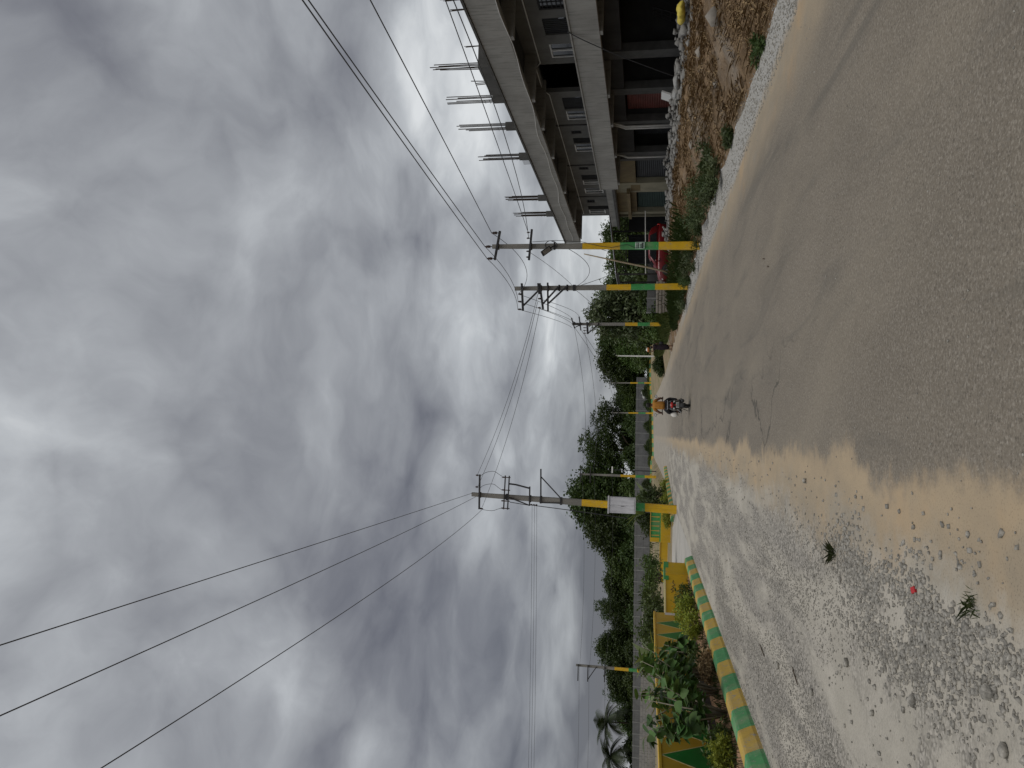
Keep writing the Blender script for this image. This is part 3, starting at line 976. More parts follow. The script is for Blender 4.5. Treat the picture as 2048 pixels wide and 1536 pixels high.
# loose things on the building's forecourt
o = MB().obox((12.55, 28.6, 0.93), (0.0, 0.32, 0.0), (0.16, 0.0, 0.40), (0.028, 0, -0.011)).build('white_board', 'board_white')
tag(o, 'white rectangular board leaning in front of the shop with the red shutter', 'board')
lad = thing('metal_grille_frame', 'black welded bar frame leaning inside the first dark shop', 'grille', (15.6, 28.1, 0.6))
for y in (27.75, 28.15, 28.5):
    MB().bar((15.25, y, 0.605), (15.75, y * 0.6 + 28.1 * 0.4, 1.75), 0.03).build('upright_bar', 'black_metal', lad)
for t in (0.12, 0.4, 0.68, 0.95):
    x = 15.25 + 0.5 * t
    MB().bar((x - 0.02, 27.75 + 0.14 * t, 0.605 + 1.145 * t), (x - 0.02, 28.5 - 0.16 * t, 0.605 + 1.145 * t), 0.024).build('cross_bar', 'black_metal', lad)


def rock_mesh(seed, flat=0.7, mat='rubble'):
    r_ = np.random.default_rng(seed)
    bm = bmesh.new()
    bmesh.ops.create_icosphere(bm, subdivisions=1, radius=1.0)
    v = np.array([q.co[:] for q in bm.verts])
    fc = np.array([[w.index for w in q.verts] for q in bm.faces])
    bm.free()
    v *= r_.uniform(0.72, 1.2, (len(v), 1))
    v *= np.array([1.0, r_.uniform(0.6, 0.95), flat])
    return v, fc


def scatter_rocks(name, P, S, mat, seed, lo=True, flat=0.65):
    """one mesh of many stones: P (n,3) positions, S (n,) half sizes"""
    r_ = np.random.default_rng(seed)
    protos = []
    for k in range(6):
        # broken-stone shape: a cube with every corner pulled about, split into triangles
        v = np.array([(x_, y_, z_) for z_ in (-1, 1) for y_ in (-1, 1) for x_ in (-1, 1)], float) * 0.62
        fc = np.array([(0, 2, 3), (0, 3, 1), (4, 5, 7), (4, 7, 6), (0, 1, 5), (0, 5, 4), (2, 6, 7), (2, 7, 3), (0, 4, 6), (0, 6, 2), (1, 3, 7), (1, 7, 5)])
        v = v * r_.uniform(0.55, 1.45, (8, 3)) * np.array([1.0, r_.uniform(0.55, 0.95), flat])
        protos.append((v, fc))
    n = len(P)
    V, Fa = [], []
    which = r_.integers(0, 6, n)
    ang = r_.uniform(0, 2 * np.pi, n)
    tilt = r_.normal(0, 0.5, n)
    off = 0
    for k in range(6):
        idx = np.where(which == k)[0]
        if not len(idx):
            continue
        v, fc = protos[k]
        ca, sa = np.cos(ang[idx])[:, None], np.sin(ang[idx])[:, None]
        ct, st_ = np.cos(tilt[idx])[:, None], np.sin(tilt[idx])[:, None]
        x, y, z = v[None, :, 0], v[None, :, 1], v[None, :, 2]
        y2, z2 = y * ct - z * st_, y * st_ + z * ct
        X_ = (x * ca - y2 * sa) * S[idx][:, None] + P[idx, 0:1]
        Y_ = (x * sa + y2 * ca) * S[idx][:, None] + P[idx, 1:2]
        Z_ = z2 * S[idx][:, None] + P[idx, 2:3]
        V.append(np.stack([X_, Y_, Z_], -1).reshape(-1, 3))
        Fa.append((fc[None] + (np.arange(len(idx)) * 8)[:, None, None] + off).reshape(-1, 3))
        off += len(idx) * 8
    me = np_mesh(name, np.concatenate(V), np.concatenate(Fa), mat)
    return link_mesh(name, me)


# builders' rubble along the foot of the building
n = 1900
P = np.zeros((n, 3))
P[:, 1] = rng.uniform(13, 50, n)
P[:, 0] = 11.9 + rng.normal(0, 0.5, n) - 0.02 * (P[:, 1] - 25)
for k in range(n):
    hx = max(0, 1 - abs(P[k, 0] - (12.2 - 0.02 * (P[k, 1] - 25))) / 1.0)
    hy = 0.5 + 0.5 * math.sin(P[k, 1] * 0.8) * math.sin(P[k, 1] * 0.37 + 1)
    P[k, 2] = gz(P[k, 0], P[k, 1]) + rng.uniform(0, 0.55) * hx * (0.35 + 0.65 * hy) + 0.02
S = 0.03 + 0.17 * rng.random(n) ** 2
o = scatter_rocks('rubble', P, S, 'rubble', 3)
tag(o, 'grey builders rubble heaped along the foot of the unfinished building', None, kind='stuff')

for k, (x, y, dx, dy, L) in enumerate([(10.9, 19.2, 0.2, 1, 2.6), (11.2, 26.0, -0.1, 1, 2.2), (11.0, 30.5, 0.25, 1, 3.0), (10.6, 35.8, -0.1, 1, 3.4), (11.4, 40.6, 0.1, 1, 3.2), (10.0, 42.8, -0.3, 1, 2.4)]):
    l = math.hypot(dx, dy)
    a, b_ = (x, y), (x + dx / l * L, y + dy / l * L)
    o = MB().bar((a[0], a[1], gz(*a) + 0.07), (b_[0], b_[1], gz(*b_) + 0.07), 0.11, 0.05).build('timber_plank', 'plank')
    tag(o, 'pale shuttering plank lying on the dirt, ' + ('nearest the yellow sacks', 'in front of the white board', 'in front of the red shutter', 'fourth along from the yellow sacks',
                                                         'in front of the cream pier', 'farthest along, nearest the red car')[k], 'plank', 'shuttering planks along the building')
for k, (x, y, mtn, lab) in enumerate([(11.6, 20.8, 'sack', 'crumpled yellow sack on the rubble, nearer the edge of the picture'),
                                      (11.9, 21.7, 'sack', 'crumpled yellow sack on the rubble, the one nearer the bar frame'),
                                      (12.0, 27.0, 'white_sack', 'dusty white cement sack lying by the white board'),
                                      (11.7, 25.4, 'white_sack', 'torn white sack on the rubble between yellow sacks and board')]):
    rings = []
    for i_ in range(9):
        t = i_ / 8
        w = 0.20 * math.sin(math.pi * min(0.94, max(0.06, t))) ** 0.45
        hgt = 0.11 * math.sin(math.pi * min(0.94, max(0.06, t))) ** 0.6
        rings.append([Vector((x + q.x * (1 + 0.15 * nz3(q.x * 9, t * 7, k)), y + (t - 0.5) * 0.6, gz(x, y) + 0.30 - 0.06 * (k > 1) + q.z + 0.05 * nz3(q.x * 6, t * 5, k + 9))) for q in superring(0, 0, 0, w, hgt, 14, 2.4)])
    o = MB().loft(rings).build('cement_sack', mtn, smooth=True)
    tag(o, lab, 'sack')

# ------------------------------------------------------------------ left-hand walls
W2X = -5.62
w2 = thing('painted_wall', 'low boundary wall painted with green and yellow triangles behind the kerb', 'wall', (W2X, 15, 0))
MB().box(W2X - 0.2, W2X, -2, 25.3, 0.33, 1.24).build('wall_body', 'wall_yellow', w2)
MB().box(W2X - 0.23, W2X + 0.03, -2, 25.33, 1.242, 1.30).build('coping', 'wall_yellow', w2, bevel=0.01)
MB().box(W2X - 0.21, W2X + 0.02, -2, 25.31, 0.0, 0.328).build('plinth', 'concrete_dark', w2)
MB().box(W2X + 0.021, W2X + 0.028, -2, 25.3, 0.315, 0.345).build('base_line', 'white_frame', w2)
MB().box(W2X + 0.022, W2X + 0.5, -2, 25.31, 0.0, 0.14).build('ledge', 'concrete', w2, bevel=0.02)
per, ya = 1.38, 14.2
k0 = -11
for k in range(k0, 9):
    yc = ya + per * k
    if yc - per / 2 < -2 or yc + per / 2 > 25.3:
        continue
    MB().prism([(yc - per / 2 + 0.005, 0.348), (yc + per / 2 - 0.005, 0.348), (yc, 1.238)], 0, W2X + 0.0005, W2X + 0.004).build('green_triangle', 'deep_green', w2)
    for sgn in (-1, 1):
        MB().bar((W2X + 0.0055, yc + sgn * (per / 2 - 0.012), 0.35), (W2X + 0.0055, yc + sgn * 0.012, 1.235), 0.02, 0.006, up=(1, 0, 0)).build('painted_line', 'line_cream', w2)
MB().box(W2X + 0.003, W2X + 0.012, 25.0, 25.28, 0.45, 0.95).build('pasted_notice', 'white_frame', w2)

w1 = thing('gateway_wall', 'plain yellow low wall with a green capped end at the side road corner', 'wall', (-4.9, 26.4, 0))
A, B, C, D = Vector((-5.75, 25.5)), Vector((-4.72, 27.0)), Vector((-4.42, 27.65)), Vector((-4.55, 28.0))


def slab_seg(name, p, q, z0, z1, th, mtn, par, out=0.0):
    d = (q - p).normalized()
    nrm = Vector((d.y, -d.x))
    a, b_ = p + nrm * out, q + nrm * out
    a2, b2 = p - nrm * th, q - nrm * th
    return MB().prism([tuple(a), tuple(b_), tuple(b2), tuple(a2)], 2, z0, z1).build(name, mtn, par)


slab_seg('wall_panel', A, B, 0, 0.90, 0.2, 'wall_yellow', w1)
slab_seg('wall_panel', B + (B - A).normalized() * 0.003, C, 0, 0.90, 0.24, 'wall_yellow', w1, 0.012)
slab_seg('end_pillar', C + (C - B).normalized() * 0.003, D + Vector((-0.25, 0.1)), 0, 0.90, 0.3, 'wall_yellow', w1, 0.02)
slab_seg('coping', A, B - (B - A).normalized() * 0.25, 0.902, 0.955, 0.22, 'line_cream', w1, 0.02)
slab_seg('green_cap', B - (B - A).normalized() * 0.247, C, 0.80, 0.96, 0.26, 'green', w1, 0.026)
slab_seg('green_cap', C + (C - B).normalized() * 0.006, D + Vector((-0.25, 0.1)), 0.80, 0.96, 0.32, 'green', w1, 0.034)
# painted squiggle mark
pts = [(0.55, 0.62), (0.6, 0.55), (0.63, 0.64), (0.67, 0.54), (0.71, 0.6), (0.74, 0.5), (0.8, 0.57), (0.86, 0.55)]
q = []
dAB = (B - A)
nAB = Vector((dAB.y, -dAB.x)).normalized()
for t, z in pts:
    pp = A + dAB * t + nAB * 0.004
    q.append((pp.x, pp.y, z + 0.1))
MB().tube(q, 0.012, 4).build('scribbled_mark', 'black_plastic', w1)

pl = thing('planter_wall', 'low yellow planter wall with a green panel of trapezoids across the side road', 'wall', (-5.4, 46.8, 0))
MB().box(-6.3, -4.45, 46.6, 47.2, 0.0, 0.72).build('base', 'wall_yellow', pl, bevel=0.01)
MB().box(-6.28, -4.47, 46.66, 47.14, 0.722, 0.79).build('green_rail', 'green', pl)
MB().box(-6.05, -4.5, 46.74, 47.06, 0.792, 1.30).build('green_panel', 'green', pl)
MB().box(-6.30, -6.052, 46.70, 47.10, 0.792, 1.34).build('end_post', 'wall_yellow', pl)
for k in range(6):
    x = -5.92 + 0.27 * k
    MB().prism([(x - 0.045, 0.80), (x + 0.045, 0.80), (x + 0.015, 1.29), (x - 0.015, 1.29)], 1, 46.725, 46.738).build('trapezoid', 'kerb_yellow', pl)
MB().box(-6.05, -4.5, 46.70, 47.10, 1.302, 1.345).build('top_rail', 'kerb_yellow', pl)
o = thing('low_yellow_wall', 'low plain yellow wall seen through the gap of the side road', 'wall', (-8, 52, 0.1))
MB().box(-9.6, -6.6, 52, 52.2, 0.1, 0.62).build('wall_body', 'wall_yellow', o)
MB().box(-9.62, -6.58, 51.97, 52.23, 0.622, 0.68).build('coping', 'kerb_yellow', o)

# precast compound wall across the background: posts and slotted boards
CWY = 156.0
cw = thing('compound_wall', 'long grey precast compound wall across the background', 'wall', (-30, CWY, 0.6))
bw, nb_ = 2.25, 7
xx = -74.0
board = pst = None
while xx < 10.5:
    zb = gz(xx, CWY) - 0.05
    top = 4.0 - 0.011 * max(0.0, -xx)
    hh = (top - zb) / nb_
    if pst is None:
        pst = MB().box(-0.09, 0.09, -0.12, 0.05, -0.1, 1.0).build('post', 'precast_post', cw, org=(0, 0, 0))
        board = MB().box(0.095, bw - 0.095, -0.06, 0.0, 0.0, 0.985).build('board', 'precast', cw, org=(0, 0, 0))
        c, c2 = pst, board
    else:
        c, c2 = pst.copy(), None
        COL.objects.link(c)
    c.location = (xx + 30, 0, zb - 0.6)
    c.scale = (1, 1, top + 0.05 - zb)
    for k in range(nb_):
        if c2 is None:
            c2 = board.copy()
            COL.objects.link(c2)
        c2.location = (xx + 30, 0.01 * ((k * 7) % 3 - 1), zb - 0.6 + k * hh)
        c2.scale = (1, 1, hh)
        c2 = None
    xx += bw
mk = MB()
for dx, dz, w_, h_ in ((0, 0, 0.5, 0.28), (0.45, 0.12, 0.35, 0.4), (0.85, -0.05, 0.4, 0.3), (0.3, -0.3, 0.6, 0.15)):
    mk.prism([(7.6 + 1.5 * dx + w_ * math.cos(a), 2.5 + 1.5 * dz + h_ * math.sin(a)) for a in np.linspace(0, 6.28, 10)[:-1]], 1, CWY - 0.14 - 0.002 * dx, CWY - 0.13 - 0.002 * dx)
mk.build('whitewash_mark', 'white_frame', cw)

# hollow-block wall, nearer, left
hb = thing('block_wall', 'unplastered pale block wall in front of the compound wall on the left', 'wall', (-20, 60, 0.4))
proto = None
for r_ in range(6):
    for k in range(34):
        x = -26.2 + k * 0.41 + (0.2 if r_ % 2 else 0)
        if x > -12.4:
            continue
        if proto is None:
            proto = MB().box(x, x + 0.395, 59.9, 60.1, 0.55, 0.735).build('block', 'block', hb)
            bx, bz = x, 0.55
        else:
            c = proto.copy()
            COL.objects.link(c)
            c.location = (x - bx, random.uniform(-0.006, 0.006), 0.2 * r_)

# ------------------------------------------------------------------ right background: stone wall, short precast wall, shed
sw = thing('stone_wall', 'rough grey dressed-stone wall end beside the dirt lane on the right', 'wall', (8.3, 48, 0.3))
rr = random.Random(4)
z = 0.2
while z < 1.15:
    x = 7.5 + 0.15 * rr.random()
    h = rr.uniform(0.16, 0.25)
    while x < 9.3:
        w = rr.uniform(0.25, 0.55)
        y0 = 47.9 + rr.uniform(-0.04, 0.04)
        MB().box(x, x + w - 0.025, y0, y0 + 0.4, z, z + h - 0.02).build('stone', 'stone', sw, bevel=0.03)
        x += w
    z += h
spw = thing('grey_panel_wall', 'short grey precast wall behind the red car and stone wall', 'wall', (11, 60, 0.3))
for k in range(4):
    x = 9.4 + k * 1.1
    MB().box(x, x + 1.08, 59.95, 60.02, 0.3, 1.25).build('panel', 'precast', spw)
    MB().box(x, x + 1.08, 59.95, 60.02, 1.265, 1.85).build('panel', 'precast', spw)
    MB().box(x - 0.06, x + 0.06, 59.82, 59.94, 0.2, 1.9).build('post', 'precast_post', spw)

shed = thing('tin_shed', 'dark open shed with sloping tin roof and lattice beyond the building', 'shed', (13, 56, 0.3))
rf = MB()
k = 30
for i_ in range(k):
    y0, y1 = 53.0 + i_ * 0.2, 53.0 + (i_ + 1) * 0.2
    ym = (y0 + y1) / 2
    rf.add([(10.9, y0, 3.95), (17, y0, 4.75), (17, ym, 4.79), (10.9, ym, 3.99), (17, y1, 4.75), (10.9, y1, 3.95)], [(0, 1, 2, 3), (3, 2, 4, 5)])
rf.build('roof', 'tin', shed)
MB().box(10.95, 11.05, 53.0, 59.0, 3.78, 3.93).build('eave_beam', 'black_metal', shed)
for x, y in ((11.0, 53.1), (11.0, 56.0), (11.0, 58.9), (14.0, 53.1)):
    MB().box(x - 0.05, x + 0.05, y - 0.05, y + 0.05, 0.3, 3.78 if x < 12 else 4.25).build('post', 'black_metal', shed)
lt = MB()
for i_ in range(14):
    x = 11.1 + i_ * 0.36
    lt.bar((x, 53.05, 3.3), (x + 0.36, 53.05, 3.75), 0.03)
    lt.bar((x + 0.36, 53.05, 3.3), (x, 53.05, 3.75), 0.03)
lt.bar((11.05, 53.05, 3.28), (16.5, 53.05, 3.28), 0.05)
lt.build('lattice', 'black_metal', shed)
MB().box(14.2, 16.8, 54.0, 54.1, 0.3, 3.2).build('side_panel', 'dark_shutter', shed)
MB().box(12.0, 14.1, 54.4, 54.46, 0.3, 3.2).build('slatted_gate', 'dark_shutter', shed)
MB().box(16.8, 16.9, 53.2, 58.9, 0.3, 4.5).build('back_panel', 'interior', shed)
for i_ in range(9):
    MB().box(12.05 + i_ * 0.23, 12.08 + i_ * 0.23, 54.36, 54.395, 0.35, 3.15).build('slat', 'galv', shed)
bb = MB().tube([(8.75, 42.2, 0.3), (9.05, 42.1, 1.6), (9.42, 42.0, 3.4), (9.84, 42.0, 5.25)], [0.06, 0.055, 0.045, 0.03], 8).build('bamboo_prop', 'bamboo', smooth=True)
tag(bb, 'tall bare bamboo prop leaning to the right in front of the red car', 'pole')
o = MB().bar((9.4, 45.2, 1.9), (13.4, 46.2, 2.0), 0.05, 0.05).build('white_rail', 'white_frame')
tag(o, 'thin pale horizontal rail above the red car', 'rail')
print('walls done')


# ------------------------------------------------------------------ electricity poles
def pole(label, base, top, w0, w1, bands, group, depth=0.8):
    """bands: (z0, z1, material) from the ground up; each painted stretch is its own part"""
    t = thing('electric_pole', label, 'electric pole', base, group)
    bx_, by_, bz_ = base
    tz = top[2]

    def sect(z):
        u = (z - bz_) / (tz - bz_)
        return bx_ + (top[0] - bx_) * u, by_ + (top[1] - by_) * u, w0 + (w1 - w0) * u
    for z0, z1, mtn in bands:
        rings = []
        for z in (z0 + 0.001, z1 - 0.001):
            x, y, w = sect(z)
            d = w * depth
            c = w * 0.08
            rings.append([(x - w / 2 + c, y - d / 2, z), (x + w / 2 - c, y - d / 2, z), (x + w / 2, y - d / 2 + c, z), (x + w / 2, y + d / 2 - c, z),
                          (x + w / 2 - c, y + d / 2, z), (x - w / 2 + c, y + d / 2, z), (x - w / 2, y + d / 2 - c, z), (x - w / 2, y - d / 2 + c, z)])
        MB().loft(rings).build('shaft' if mtn == 'pole_grey' else 'painted_band', mtn, t)
    t_sect[t.name] = sect
    return t


t_sect = {}


def insulator(par, p, h=0.22, r_=0.055, up=1):
    x, y, z = p
    prof = [(0.015, 0), (0.015, 0.25), (r_, 0.3), (r_ * 0.55, 0.42), (r_, 0.5), (r_ * 0.55, 0.62), (r_ * 0.9, 0.7), (r_ * 0.5, 0.85), (r_ * 0.35, 1.0)]
    rings = [[(x + a * math.cos(2 * math.pi * k / 8), y + a * math.sin(2 * math.pi * k / 8), z + b_ * h * up) for k in range(8)] for a, b_ in prof]
    return MB().loft(rings).build('insulator', 'insul', par, smooth=True)


def arm(par, p0, p1, w=0.075):
    return MB().bar(p0, p1, w * 1.25, w).build('cross_arm', 'galv', par)


def brace(par, p0, p1, w=0.045):
    return MB().bar(p0, p1, w * 1.2, w * 1.2).build('brace', 'galv', par)


def clamp(par, z, grow=0.03, h=0.07):
    x, y, w = t_sect[par.name](z)
    return MB().box(x - w / 2 - grow, x + w / 2 + grow, y - w * 0.4 - grow, y + w * 0.4 + grow, z - h / 2, z + h / 2).build('clamp', 'galv', par)


GP = 'striped electric poles along the road'
# nearest pole on the right
p1 = pole('nearest striped pole on the right with street lamp and poster', (6.26, 25.7, -0.1), (6.31, 25.7, 7.0), 0.262, 0.135,
          [(-0.1, 1.36, 'yellow'), (1.36, 2.63, 'green'), (2.63, 3.89, 'yellow'), (3.89, 7.0, 'pole_grey')], GP)
arm(p1, (5.82, 25.6, 6.88), (6.82, 25.6, 6.73), 0.07)
for x, z in ((5.87, 6.9), (6.76, 6.76)):
    insulator(p1, (x, 25.6, z), 0.26, 0.06)
insulator(p1, (6.31, 25.7, 7.0), 0.26, 0.06)
arm(p1, (5.80, 25.58, 5.69), (6.86, 25.58, 5.62), 0.065)
clamp(p1, 6.8)
clamp(p1, 5.65)
for x in (5.9, 6.1, 6.55, 6.75):
    insulator(p1, (x, 25.56, 5.68), 0.11, 0.035)
ld = Vector((-0.62, -0.35, 0.70)).normalized()
ln = Vector((-0.25, -0.80, -0.45))
ln = (ln - ld * ln.dot(ld)).normalized()
lw_ = ld.cross(ln)
lc = Vector((6.07, 25.42, 5.08))
lo = MB().obox(lc, ld * 0.20, lw_ * 0.095, ln * 0.028).build('street_lamp_head', 'galv', p1, bevel=0.02)
MB().obox(lc + ln * 0.031, ld * 0.15, lw_ * 0.07, ln * 0.002).build('lamp_lens', 'pole_grey', lo)
MB().tube([(6.3, 25.6, 4.80), (6.25, 25.54, 4.88), (6.19, 25.49, 4.95)], 0.026, 6).build('lamp_bracket', 'galv', p1)
clamp(p1, 4.84, 0.02, 0.05)
# coil of cable and a trailing lead
pts = [(6.3 + 0.16 * math.cos(a), 25.58 + 0.05 * math.sin(a * 0.5), 4.95 + 0.2 * math.sin(a)) for a in np.linspace(0, 17, 60)]
MB().tube(pts, 0.008, 4).build('cable_coil', 'wire', p1)
pts = [(6.42, 25.56, 5.6), (6.46, 25.55, 4.8), (6.43, 25.55, 4.3), (6.40, 25.555, 3.9), (6.25, 25.56, 3.3), (6.20, 25.57, 2.9), (6.30, 25.57, 2.4), (6.17, 25.57, 2.1)]
MB().tube(pts, 0.009, 4).build('trailing_cable', 'wire', p1)
MB().box(6.145, 6.375, 25.571, 25.578, 1.82, 2.13).build('poster', 'paper', p1)
for k, z in enumerate((2.07, 2.02, 1.94, 1.90, 1.87)):
    MB().box(6.165, 6.165 + (0.19 if k != 2 else 0.15), 25.567, 25.570, z - 0.012, z + 0.012).build('poster_text_line', 'black_plastic', p1)

# second pole with side arms
p2 = pole('second striped pole on the right with long side arms reaching over the road', (6.30, 33.0, 0.0), (6.22, 33.0, 7.46), 0.265, 0.165,
          [(0.0, 1.41, 'yellow'), (1.41, 2.42, 'green'), (2.42, 3.46, 'yellow'), (3.46, 7.46, 'pole_grey')], GP)
ya = 32.86
arm(p2, (6.42, ya, 7.14), (5.22, ya, 7.05), 0.085)
arm(p2, (6.42, ya, 6.35), (5.30, ya, 6.17), 0.085)
arm(p2, (6.42, ya - 0.02, 6.42), (5.95, ya - 0.02, 6.36), 0.07)
arm(p2, (6.45, ya, 6.0), (5.2, ya, 5.95), 0.07)
brace(p2, (5.45, ya, 7.03), (6.2, ya, 6.3), 0.055)
brace(p2, (5.5, ya, 6.2), (6.3, ya, 5.5), 0.055)
brace(p2, (5.55, ya, 5.93), (6.3, ya, 5.15), 0.055)
for z in (7.13, 6.3, 5.99, 5.5, 5.15):
    clamp(p2, z)
clamp(p2, 4.85, 0.02, 0.12)
for x in (5.28, 5.62, 5.95):
    insulator(p2, (x, ya, 7.09), 0.2, 0.05)
for x in (5.35, 5.75):
    insulator(p2, (x, ya, 6.25), 0.16, 0.045)

p3 = pole('third striped pole on the right standing in front of the leafy tree', (7.80, 55.0, 0.25), (7.78, 55.0, 7.1), 0.26, 0.17,
          [(0.25, 1.58, 'yellow'), (1.58, 2.45, 'green'), (2.45, 3.33, 'yellow'), (3.33, 7.1, 'pole_grey')], GP)
ya = 54.86
arm(p3, (8.2, ya, 7.15), (7.45, ya, 6.9), 0.08)
arm(p3, (8.3, ya, 6.6), (7.3, ya, 6.45), 0.08)
brace(p3, (7.5, ya, 6.92), (7.7, ya, 6.5))
brace(p3, (7.9, ya, 6.98), (7.62, ya, 6.5))
arm(p3, (7.9, ya, 6.02), (7.05, ya, 5.95), 0.13)
brace(p3, (7.1, ya, 5.93), (7.75, ya, 5.2), 0.06)
for x in (7.1, 7.3, 7.5):
    insulator(p3, (x, ya, 6.05), 0.25, 0.04)
for z in (7.0, 6.5, 6.0, 5.2):
    clamp(p3, z)

# tall pole on the left with the white box
LB, LT = (-3.95, 42.3, -0.1), (-3.63, 42.3, 11.2)
pL = pole('tall striped pole on the left carrying a white box at the side road corner', LB, LT, 0.46, 0.22,
          [(-0.1, 1.66, 'yellow'), (1.66, 2.2, 'green'), (2.2, 3.5, 'green'), (3.5, 5.05, 'yellow'), (5.05, 11.2, 'pole_grey')], GP)
bxm = MB().box(-4.22, -3.38, 41.65, 42.09, 2.14, 3.55).build('distribution_box', 'white_box', pL, bevel=0.02)
MB().box(-4.26, -3.34, 41.6, 42.1, 3.552, 3.62).build('box_lid', 'white_box', bxm)
MB().box(-4.17, -3.81, 41.632, 41.648, 2.22, 3.48).build('box_door', 'white_box', bxm)
MB().box(-3.79, -3.43, 41.632, 41.648, 2.22, 3.48).build('box_door', 'white_box', bxm)
MB().box(-3.86, -3.84, 41.61, 41.63, 2.75, 2.92).build('handle', 'galv', bxm)
ya = 42.15
arm(pL, (-2.5, ya, 10.75), (-4.42, ya, 10.72), 0.085)
for x in (-2.55, -3.2):
    insulator(pL, (x, ya, 10.78), 0.2, 0.06)
insulator(pL, (-4.38, ya, 10.72), 0.22, 0.06, -1)
for dz, dy in ((9.32, 0), (9.08, -0.1)):
    arm(pL, (-2.5, ya + dy, dz - 0.02), (-4.36, ya + dy, dz + 0.02), 0.06)
for x in (-2.6, -3.3, -3.9, -4.3):
    insulator(pL, (x, ya, 9.3), 0.2, 0.05)
    MB().bar((x, ya - 0.06, 9.0), (x, ya - 0.06, 9.36), 0.05).build('fuse_carrier', 'insul', pL)
brace(pL, (-2.95, ya, 9.05), (-2.98, ya, 8.7), 0.07)
brace(pL, (-2.98, ya, 8.7), (-3.15, ya, 7.9), 0.07)
arm(pL, (-3.05, ya, 7.92), (-4.1, ya, 7.9), 0.07)
brace(pL, (-4.08, ya, 7.9), (-3.7, ya, 9.05), 0.05)
brace(pL, (-4.08, ya, 7.9), (-3.95, ya, 9.0), 0.03)
arm(pL, (-2.06, ya, 7.33), (-3.95, ya, 7.28), 0.07)
brace(pL, (-2.5, ya, 7.3), (-3.6, ya, 6.2), 0.05)
brace(pL, (-3.9, ya, 7.28), (-3.88, ya, 6.15), 0.05)
for z in (10.73, 9.2, 7.9, 7.3, 6.18):
    clamp(pL, z, 0.04, 0.1)
for k in range(3):
    insulator(pL, (-4.03, ya - 0.05 + 0.02 * k, 7.45 + 0.14 * k), 0.12, 0.05)
MB().tube([(-4.05, ya, 7.9), (-4.22, 41.9, 5.5), (-4.46, 41.6, 2.55)], 0.022, 5).build('stay_rod', 'galv', pL)

# far poles
for label, b_, tp, w, zs in (
        ('slim far striped pole behind the scooter, across the end of the road', (4.0, 146, 0.4), (3.9, 146, 8.4), 0.3, (2.0, 3.4, 5.2)),
        ('slim far striped pole between scooter and walking person', (9.65, 146, 0.9), (9.5, 146, 9.0), 0.3, (2.4, 3.6, 5.0)),
        ('striped pole in the shade of the large dark tree behind the box pole', (-4.55, 85, 0.6), (-4.55, 85, 8.98), 0.3, (1.8, 2.8, 4.4)),
        ('leaning far striped pole on the left edge above the block wall', (-25.15, 85, 0.6), (-25.1, 85, 8.72), 0.36, (2.2, 3.1, 4.6))):
    t = pole(label, b_, tp, w, w * 0.6, [(b_[2], zs[0], 'yellow'), (zs[0], zs[1], 'green'), (zs[1], zs[2], 'yellow'), (zs[2], tp[2], 'pole_grey')], GP)
    for dz in (0.25, 1.3):
        x = tp[0]
        s_ = 1 if b_[0] > -20 else -1
        arm(t, (x - 0.9 if s_ > 0 else x - 1.6, b_[1] - 0.15, tp[2] - dz), (x + 0.9 if s_ > 0 else x + 0.15, b_[1] - 0.15, tp[2] - dz), 0.1)
    if s_ < 0:
        brace(t, (tp[0] - 1.4, b_[1] - 0.15, tp[2] - 1.3), (tp[0], b_[1] - 0.15, tp[2] - 2.2), 0.07)
        arm(t, (tp[0] - 1.5, b_[1] - 0.15, tp[2] - 3.1), (tp[0] + 0.15, b_[1] - 0.15, tp[2] - 3.1), 0.1)
o = thing('lamp_post', 'thin pale unpainted post in front of the far trees on the right', 'post', (12.05, 120, 0.9))
MB().tube([(12.05, 120, 0.9), (12.05, 120, 6.4)], [0.13, 0.09], 8).build('shaft', 'white_frame', o)
MB().tube([(12.05, 120, 6.4), (12.05, 119.6, 6.55), (12.05, 119.0, 6.6)], 0.05, 6).build('lamp_arm', 'white_frame', o)
o = thing('lamp_post', 'short thin post with a pale crossbar under the large dark tree', 'post', (-3.9, 84, 0.6))
MB().tube([(-3.9, 84, 0.6), (-3.9, 84, 5.2)], [0.06, 0.045], 6).build('shaft', 'galv', o)
MB().box(-4.25, -3.55, 83.93, 84.0, 5.2, 5.34).build('crossbar', 'white_frame', o)


# ------------------------------------------------------------------ overhead wires
def wire(label, a, b_, sag, r_=0.012, n=24, group='overhead wires'):
    a, b_ = Vector(a), Vector(b_)
    pts = []
    for k in range(n + 1):
        t = k / n
        q = a.lerp(b_, t)
        q.z -= sag * 4 * t * (1 - t)
        pts.append(q)
    o = MB().tube(pts, r_, 5).build('overhead_wire', 'wire', smooth=True)
    return tag(o, label, 'wire', group)


def ext(p, q, y):
    """point on the line p-q carried on to the given Y"""
    p, q = Vector(p), Vector(q)
    t = (y - p.y) / (q.y - p.y)
    return p + (q - p) * t


